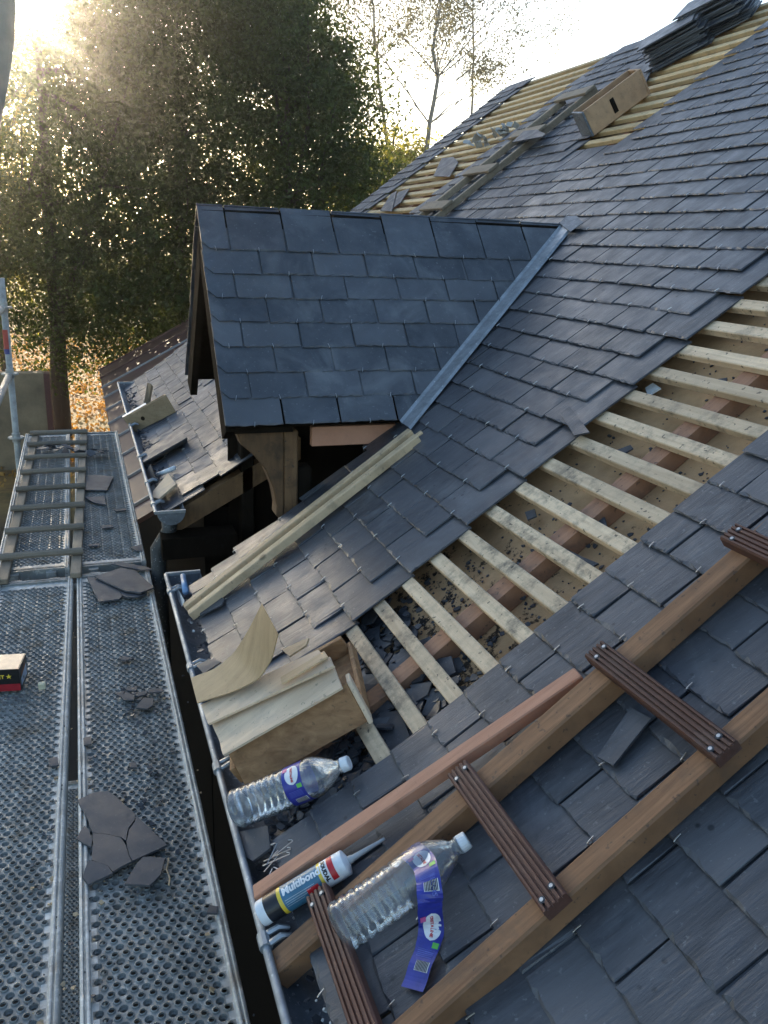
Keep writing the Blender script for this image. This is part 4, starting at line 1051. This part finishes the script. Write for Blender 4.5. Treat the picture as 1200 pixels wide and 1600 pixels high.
roof_shard([(677, 275), (690, 247), (708, 245), (716, 253), (702, 276)], .02, 'loose_slate', 'cut slate with clipped corners leaning on the far battens', mat=M_SLATE_OLD)
roof_shard([(594, 329), (611, 303), (620, 298), (612, 330)], .03, 'loose_slate', 'leaning slate nearest the dormer ridge on the far battens', mat=M_SLATE_OLD)
roof_shard([(612, 326), (622, 300), (640, 294), (626, 316)], .02, 'loose_slate', 'second slate tucked behind the leaning one on the far battens', mat=M_SLATE_OLD)
roof_shard([(972, 135), (985, 104), (1025, 94), (1008, 130)], .03, 'loose_slate', 'flat slate lying behind the wooden box on the upper battens', mat=M_SLATE_OLD)
for (u, v), lab in (((790, 203), 'crumpled pale plastic bag upper one on the far battens'), ((750, 222), 'crumpled pale plastic bag lower one on the far battens')):
    m = MB(); c = Vector(at_roof(u, v, .05)); 
    for i in range(14): flake(m, c + Vector((random.gauss(0, .03), random.gauss(0, .05), random.gauss(0, .02))), .034, (random.gauss(0, 1), random.gauss(0, 1), 1), .002)
    m.build('plastic_bag', plain('bag_grey', (.42, .40, .37), .7), label=lab, cat='plastic bag')
# upper wooden box
ub = thing('wooden_box', 'small open wooden box with grey painted end on the upper battens', 'wooden box', RP(3.45, 4.35, .01))
U0 = Vector(RP(3.46, 4.31, .005)); u1 = (Vector(RP(3.78, 4.26, .005)) - U0).normalized(); u3 = Vector((-.62, -.05, .78)); u3 = (u3 - u1 * u3.dot(u1)).normalized(); u2 = u3.cross(u1); u2 = u2 if u2.y > 0 else -u2
UP = lambda a, b, c: tuple(U0 + u1 * a + u2 * b + u3 * c)
for nm, bb, mt in (('side_board', (0, .36, 0, .014, 0, .145), M_FARBOX), ('side_board', (0, .36, .116, .13, 0, .145), M_FARBOX), ('end_board', (-.014, -.0005, 0, .13, 0, .143), M_ZINC_D), ('end_board', (.3605, .374, 0, .13, 0, .143), M_FARBOX), ('bottom_board', (0, .36, .0145, .1155, 0, .012), M_FARBOX)):
    m = MB(); m.box(*bb, 0, UP); bevel(m.build(nm, mt, ub), .002)
m = MB(); m.box(.15, .175, -.003, -.0005, .03, .11, 0, UP); m.build('dark_mark', M_DARKOAK, ub)
# piles of slates under the ridge
sm = MB(); pp = [(-.16, -.11), (.16, -.11), (.16, .11), (-.16, .11)]; sm.plate([(x + random.uniform(-.004, .004), y + random.uniform(-.004, .004), .0075) for x, y in pp], [(x, y, 0) for x, y in pp])
proto = None
for (s, y, cnt, lab, gp, turn) in ((4.29, 4.47, 17, 'dark slate stacked in the lower of two piles under the ridge', 'slates in the lower pile', .62), (4.50, 4.36, 19, 'dark slate stacked in the upper of two piles under the ridge', 'slates in the upper pile', .50)):
    for i in range(cnt):
        o = sm.build('stacked_slate', M_SLATE) if proto is None else proto.copy()
        if proto is None: proto = o
        else: COL.objects.link(o)
        tag(o, lab, 'slate', gp)
        base = Vector(RP(s, y, .002 + .0095 * i)) + Vector((0, .012 * i * .3, 0)); nx = Vector((C38, 0, S38)); ny = Vector((0, 1, 0)); nz = Vector((-S38, 0, C38)); a = turn + random.gauss(0, .07) - math.pi / 2
        ex = nx * math.cos(a) + ny * math.sin(a); ey = -nx * math.sin(a) + ny * math.cos(a); base += ex * random.gauss(0, .018) + ey * random.gauss(0, .016)
        o.matrix_world = Matrix(((ex.x, ey.x, nz.x, base.x), (ex.y, ey.y, nz.y, base.y), (ex.z, ey.z, nz.z, base.z), (0, 0, 0, 1)))
roof_shard([(1014, 86), (1040, 92), (1046, 97), (1030, 90)], .05, 'slate_chip', 'slate fragment at the foot of the lower pile', mat=M_SLATE)

# ------------------------------------------------------------------ things on the low far roof
def low(u, v, up=.0):     # on the kicked eaves plane of the far side
    d = ray(u, v); t28 = math.tan(R_(33)); z28 = Z0 + SB * S38 - SB * C38 * t28; k = (z28 + up - 1.5) / (d[2] - t28 * d[0]); return EYE + k * d
def low_shard(px, up, name, label, mat, th=.012, cat='slate piece', group=None, ups=None):
    top = [low(u, v, (ups[i] if ups else up)) for i, (u, v) in enumerate(px)]; c = np.mean(top, 0); m = MB(); nv = np.array([-S28, 0, C28]) * th
    m.plate([p - c for p in top], [p - c - nv for p in top]); o = m.build(name, mat, label=label, cat=cat, group=group); o.location = tuple(c); return o
Zr = lambda l: [(150 + a / 4.8, 500 + b / 4.8) for a, b in l]
def Zq(a, b): return (150 + a / 4.8, 500 + b / 4.8)
b0, b1 = low(*Zq(285, 850), .02), low(*Zq(600, 690), .02); t0, t1 = at_y(*Zq(205, 740), b0[1] + .02), at_y(*Zq(525, 560), b1[1] + .02); sh = np.array([0, .09, -.01])
wbx = thing('wooden_box', 'short wooden box with a knot in its front lying on the low far slates', 'wooden box', tuple(b0))
m = MB(); m.hexa([b0, b1, b1 + sh * .15, b0 + sh * .15, t0, t1, t1 + sh * .15, t0 + sh * .15]); bevel(m.build('front_board', M_BOXWOOD2, wbx), .002)
m = MB(); m.hexa([b0 + sh * .85, b1 + sh * .85, b1 + sh, b0 + sh, t0 + sh * .85, t1 + sh * .85, t1 + sh, t0 + sh]); bevel(m.build('rear_board', M_BOXWOOD2, wbx), .002)
m = MB(); e_ = (b1 - b0) * .04; m.hexa([b1 - e_ + sh * .16, b1 + sh * .16, b1 + sh * .84, b1 - e_ + sh * .84, t1 - e_ + sh * .16, t1 + sh * .16, t1 + sh * .84, t1 - e_ + sh * .84]); bevel(m.build('end_board', M_BOXWOOD2, wbx), .002)
kc = b0 * .33 + b1 * .17 + t0 * .33 + t1 * .17; m = MB(); nk = np.cross(b1 - b0, t0 - b0); nk /= np.linalg.norm(nk); nk = nk if nk[1] < 0 else -nk; ek = (b1 - b0) / np.linalg.norm(b1 - b0); fk = np.cross(nk, ek)
m.plate([kc + nk * .002 + (ek * math.cos(a) + fk * math.sin(a)) * .014 for a in np.arange(12) * .5236], [kc + (ek * math.cos(a) + fk * math.sin(a)) * .014 for a in np.arange(12) * .5236]); m.build('knot', M_DARKOAK, wbx)
low_shard(Zr([(195, 720), (370, 620), (380, 640), (210, 745)]), .13, 'white_strip', 'thin white strip along the top edge of the knotted board', M_CAP, .012, 'strip')
low_shard(Zr([(360, 620), (385, 470), (415, 480), (395, 600)]), .14, 'wood_offcut', 'short wood offcut standing behind the knotted board', M_GREYWOOD, .02, 'offcut', ups=[.12, .24, .24, .12])
for i in range(4):
    low_shard(Zr([(330 - i * 3, 1010 + i * 24), (620 + i * 4, 815 + i * 20), (680, 880 + i * 8), (640, 905 + i * 8), (340 + i * 3, 1075 + i * 6)]), .085 - i * .018, 'stacked_slate', 'weathered slate in the small stack on the low far roof', M_SLATE_OLD, .008, 'slate', 'slates stacked on the low far roof')
low_shard(Zr([(430, 1280), (540, 1150), (600, 1230), (470, 1340), (425, 1330)]), .07, 'loose_slate', 'beige slate lying at the end of the far gutter', M_PLANK, .01, 'slate')
low_shard(Zr([(370, 1140), (410, 1080), (445, 1190), (400, 1250)]), .06, 'loose_slate', 'dark slate standing by the far gutter end', M_SLATE, .008, 'slate', ups=[.04, .12, .08, .03])
m = MB(); m.tube([low(246, 742, .05), low(273, 731, .05)], .012, 10); m.build('white_tube', M_CAP, smooth=True, label='short white plastic tube lying on the low far slates', cat='tube')
rb = MB()
for i in range(120):
    y = random.uniform(4., 7.1); flake(rb, (.30 + random.random() * .06, y, .30 + random.random() * .03), random.choice([.006, .012, .02]), (random.gauss(0, .4), random.gauss(0, .4), 1), .005)
rb.build('gutter_debris', M_SHARD, kind='stuff', label='slate debris and leaves lying in the far gutter', cat='rubble')

# ------------------------------------------------------------------ red brown outbuilding beyond
ob = thing('outbuilding', 'low outbuilding with red brown sheet roof beyond the slate house', 'outbuilding', (1.5, 12, -2.7))
T29 = math.tan(R_(29)); OZ = lambda x: -1. + T29 * (x - .28)
m = MB(); m.plate([(.28, 7.5, OZ(.28)), (3.6, 7.5, OZ(3.6)), (3.6, 17.2, OZ(3.6)), (.28, 17.2, OZ(.28))], [(.28, 7.5, OZ(.28) - .05), (3.6, 7.5, OZ(3.6) - .05), (3.6, 17.2, OZ(3.6) - .05), (.28, 17.2, OZ(.28) - .05)])
m.build('roof', M_RUST, ob)
y = 7.9
while y < 17.2:
    m = MB(); m.box(.26, 3.6, y, y + .035, .001, .03, 0, lambda a, b, c: (a, b, OZ(a) + c)); m.build('roof_seam', M_SEAM if y < 15.5 else M_RUST, ob); y += 1.02  # pale seams: light caught on the sheet ridges is put into their colour
m = MB(); m.box(.6, 3.6, 7.6, 17.1, -2.7, -.92); m.build('wall', M_DARKWALL, ob)
# rendered wall at the left
gw = thing('garden_wall', 'stained render wall with rusty edge post beside the tree trunk', 'wall', (-2.5, 16.5, -2.7))
m = MB(); m.box(-7, -.70, 16.3, 16.6, -2.7, -.92); m.build('wall_panel', M_RENDER, gw)
m = MB(); m.box(-.70, -.60, 16.27, 16.62, -2.7, -.93); m.build('edge_post', plain('rusty_post', (.10, .035, .025), .7), gw)

# ------------------------------------------------------------------ trees
def leaf_mesh(name, C, D, size, mat, parent, shape=.55):
    """C: (n,3) leaf centres; each leaf a small folded lozenge"""
    n = len(C); a = rng.normal(size=(n, 3)); a /= np.linalg.norm(a, axis=1, keepdims=True); b = np.cross(a, rng.normal(size=(n, 3))); b /= np.linalg.norm(b, axis=1, keepdims=True)
    sz = size * rng.uniform(.6, 1.3, (n, 1)); V = np.empty((n, 4, 3))
    V[:, 0] = C - a * sz * .5; V[:, 1] = C + b * sz * .5 * shape; V[:, 2] = C + a * sz * .5; V[:, 3] = C - b * sz * .5 * shape
    V[:, 1] += np.cross(a, b) * sz * .12; V[:, 3] += np.cross(a, b) * sz * .12
    me = bpy.data.meshes.new(name); me.vertices.add(4 * n); me.vertices.foreach_set('co', V.ravel()); me.loops.add(4 * n); me.loops.foreach_set('vertex_index', np.arange(4 * n))
    me.polygons.add(n); me.polygons.foreach_set('loop_start', np.arange(0, 4 * n, 4)); me.update(calc_edges=True)
    me.materials.append(mat); o = bpy.data.objects.new(name, me); COL.objects.link(o)
    if parent: adopt(o, parent)
    return o
def grow(mb, p, d, r, L, depth, tips, spread=.6, up=.15, kids=(2, 4)):
    p = Vector(p); d = Vector(d).normalized(); pts = [p]; q = p; n = 4
    for i in range(n):
        d = (d + Vector((random.gauss(0, .12), random.gauss(0, .12), random.gauss(0, .08) + up * .15))).normalized(); q = q + d * L / n; pts.append(q)
    mb.tube(pts, [r * (1 - .45 * i / n) for i in range(n + 1)], 7 if r > .03 else 4, 0, False)
    if depth == 0: tips.append((q, d)); tips.append(((pts[2] + pts[3]) / 2, d)); return
    for k in range(random.randint(*kids)):
        i = random.randint(2, n); a = d.orthogonal().normalized(); a.rotate(Matrix.Rotation(random.random() * 6.28, 3, d)); nd = d * (1 - spread * .5) + a * spread + Vector((0, 0, up))
        grow(mb, pts[i], nd, r * .55, L * random.uniform(.6, .8), depth - 1, tips, spread, up, kids)
    grow(mb, q, d, r * .55, L * .75, depth - 1, tips, spread, up, kids)
def tree(name, label, cat, base, H, r, crown, nclump, nleaf, size, mat, bark, group=None, sig=.27, lean=(0, 0), limbs=10, low=.25):
    t = thing(name, label, cat, base, group); tm = MB(); b = Vector(base); pts = []; n = 7
    for i in range(n + 1): pts.append(b + Vector((lean[0] * i / n + random.gauss(0, .05) * (i > 0), lean[1] * i / n + random.gauss(0, .05) * (i > 0), H * i / n)))
    tm.tube(pts, [r * (1 - .8 * i / n) for i in range(n + 1)], 10, 0, False)
    cl = []
    for _ in range(nclump):
        w = rng.random() * sum(c[2] for c in crown); 
        for cc in crown:
            w -= cc[2]
            if w <= 0: break
        u = rng.normal(size=3); u /= np.linalg.norm(u); u *= rng.random() ** .42
        cl.append(np.array(cc[0]) + u * np.array(cc[1]))
    cl = np.array(cl)
    for i in range(limbs):     # limbs reaching for some of the clumps
        q = Vector(cl[rng.integers(len(cl))]); h = random.uniform(low, .85); s0 = b + Vector((lean[0] * h, lean[1] * h, H * h)); mid = (s0 + q) / 2 + Vector((random.gauss(0, .2), random.gauss(0, .2), .25))
        tm.tube([s0, (s0 + mid) / 2 + Vector((0, 0, .05)), mid, q], [r * .35, r * .26, r * .17, r * .05], 6, 0, False)
        for _ in range(3):
            q2 = Vector(cl[rng.integers(len(cl))]); 
            if (q2 - mid).length < 2.: tm.tube([mid, (mid + q2) / 2 + Vector((random.gauss(0, .1), random.gauss(0, .1), .1)), q2], [r * .14, r * .09, r * .03], 4, 0, False)
    tm.build('trunk', bark, t, smooth=True)
    reps = rng.integers(int(nleaf * .5), int(nleaf * 1.5), len(cl)); C = np.repeat(cl, reps, 0); sg = np.repeat(rng.uniform(.5, 1.55, len(cl)) * sig, reps)
    C = C + rng.normal(size=C.shape) * sg[:, None] * np.array([1, 1, .75]); C = C[C[:, 2] > -2.6]
    leaf_mesh('crown', C, None, size, mat, t); return t
def P3(u, v, y): return np.array(at_y(u, v, y))
GTR = 'broad leafy trees beyond the scaffold'
def crown_px(y, spec, dy=1.6):     # ellipsoids given by picture position and radius at distance y
    out = []
    for (u, v, ru, rv) in spec:
        c = P3(u, v, y); k = y / .9 / FOC; out.append((c, (ru * k, dy, rv * k), ru * rv))
    return out
b = P3(97, 668, 19.); b[2] = -2.7
tree('tree', 'tree with dark straight trunk beside the rendered wall, closest to the scaffold end', 'tree', b, 8.5, .20, crown_px(19, [(140, 250, 170, 170), (50, 440, 110, 130), (190, 460, 120, 115), (265, 80, 140, 120), (150, 170, 80, 80), (185, 85, 75, 65)]), 760, 98, .098, M_LEAF, M_BARK, GTR, lean=(.2, 0))
b = P3(290, 600, 20.); b[2] = -2.7
tree('tree', 'tall dense tree rising behind the dormer gable', 'tree', b, 9., .20, crown_px(20, [(330, 130, 170, 170), (300, 340, 150, 150), (240, 490, 110, 85), (330, -60, 160, 100)]), 830, 100, .098, M_LEAF, M_BARK, GTR)
b = P3(450, 600, 18.); b[2] = -2.7
tree('tree', 'dense tree to the right behind the dormer ridge with ragged edge against the sky', 'tree', b, 8., .18, crown_px(18, [(430, 180, 110, 130), (530, 215, 75, 80), (572, 285, 55, 50), (555, 130, 35, 40), (470, 70, 60, 50), (405, 20, 75, 90), (480, 330, 110, 80), (500, 140, 60, 60)]), 600, 95, .092, M_LEAF, M_BARK, GTR)
b = P3(20, 640, 24.); b[2] = -2.7
tree('tree', 'thin crowned tree at the left edge below the sun', 'tree', b, 8., .15, crown_px(24, [(20, 330, 90, 150), (30, 220, 60, 90), (75, 125, 75, 60), (115, 45, 60, 50)]), 340, 60, .11, M_LEAF_Y, M_BARK, GTR)
b = P3(600, 600, 22.); b[2] = -2.7
tree('tree', 'sunlit yellow green tree at the foot of the birches beside the roof edge', 'tree', b, 7., .14, crown_px(22, [(600, 280, 60, 70), (560, 330, 60, 60), (645, 260, 30, 40)]), 240, 70, .11, M_LEAF_Y, M_BARK, GTR)
GB = 'slender birches against the sky'
def birch(u, vb, y, lean, label, H, r, nl, spec, dens):
    b = P3(u, vb, y); b0 = b.copy(); b0[2] = -2.7; t = thing('birch_tree', label, 'birch', tuple(b0), GB); tm = MB(); pts = []; top = P3(u + lean, -120, y); n = 9; random.seed(int(u))
    base = Vector((b[0], b[1], -2.7)); 
    q0 = Vector(b); q1 = Vector(top); pts = [base] + [q0 + (q1 - q0) * i / n + Vector((random.gauss(0, .05), 0, 0)) for i in range(n + 1)]
    tm.tube(pts, [r] + [r * (1 - .75 * i / n) for i in range(n + 1)], 8, 0, False); tips = []
    for i in range(22):
        k = random.randint(2, n); a = random.random() * 6.28; grow(tm, pts[k], (math.cos(a), math.sin(a) * .6, .7), r * .34, random.uniform(1., 1.9), 2, tips, .55, .12, (1, 3))
    tm.build('trunk', M_BARK_B, t, smooth=True); C = []
    for q, d in tips:
        for _ in range(int(nl * 2.2)):
            if random.random() < dens: C.append((q.x + random.gauss(0, .22), q.y + random.gauss(0, .22), q.z - abs(random.gauss(0, .35)) + .15))
    leaf_mesh('crown', np.array(C), None, .075, M_LEAF_B, t); return t
birch(668, 230, 21., 28, 'tallest birch with forked top standing clear against the white sky', 10, .065, 18, None, .85)
birch(604, 250, 23., -30, 'thin birch left of the tall one leaning into the dark tree', 9, .055, 20, None, .8)
birch(738, 150, 25., 10, 'faint birch right of the tall one above the roof slope', 9, .04, 16, None, .6)
# scrub in the distance and leaves on the ground
C = []
for i in range(260):
    x = random.uniform(-45, 25); y = random.uniform(48, 62); c = np.array([x, y, -2.7 + random.random() ** .7 * 3.4]); C.append(c + rng.normal(size=(60, 3)) * np.array([.9, .9, .5]))
leaf_mesh('distant_hedge', np.concatenate(C), None, .30, M_LEAF_Y, None); tag(bpy.data.objects['distant_hedge'], 'far hedge of yellow green foliage beyond the trees', 'hedge', None, 'stuff')
n = 14000; C = np.c_[rng.uniform(-6, 6, n), rng.uniform(15, 40, n), np.full(n, -2.66) + rng.random(n) * .06]
leaf_mesh('fallen_leaves', C, None, .12, M_LITTER, None); tag(bpy.data.objects['fallen_leaves'], 'orange fallen leaves scattered over the ground beyond the scaffold', 'leaves', None, 'stuff')

# ------------------------------------------------------------------ haze volume added for the low sun's veiling glare
m = MB(); m.box(-300, 300, -200, 600, -3.7, 16)
t = NT('haze'); t.t.nodes.remove(t.b); pv = t.n('VolumePrincipled'); pv.inputs['Color'].default_value = (.95, .93, .9, 1); pv.inputs['Density'].default_value = .0021; pv.inputs['Anisotropy'].default_value = .91
t.l(pv.outputs[0], t.t.nodes['Material Output'].inputs['Volume'])
m.build('haze', t.m, kind='stuff', label='pale haze volume added for the veiling glare of the low sun', cat='haze')
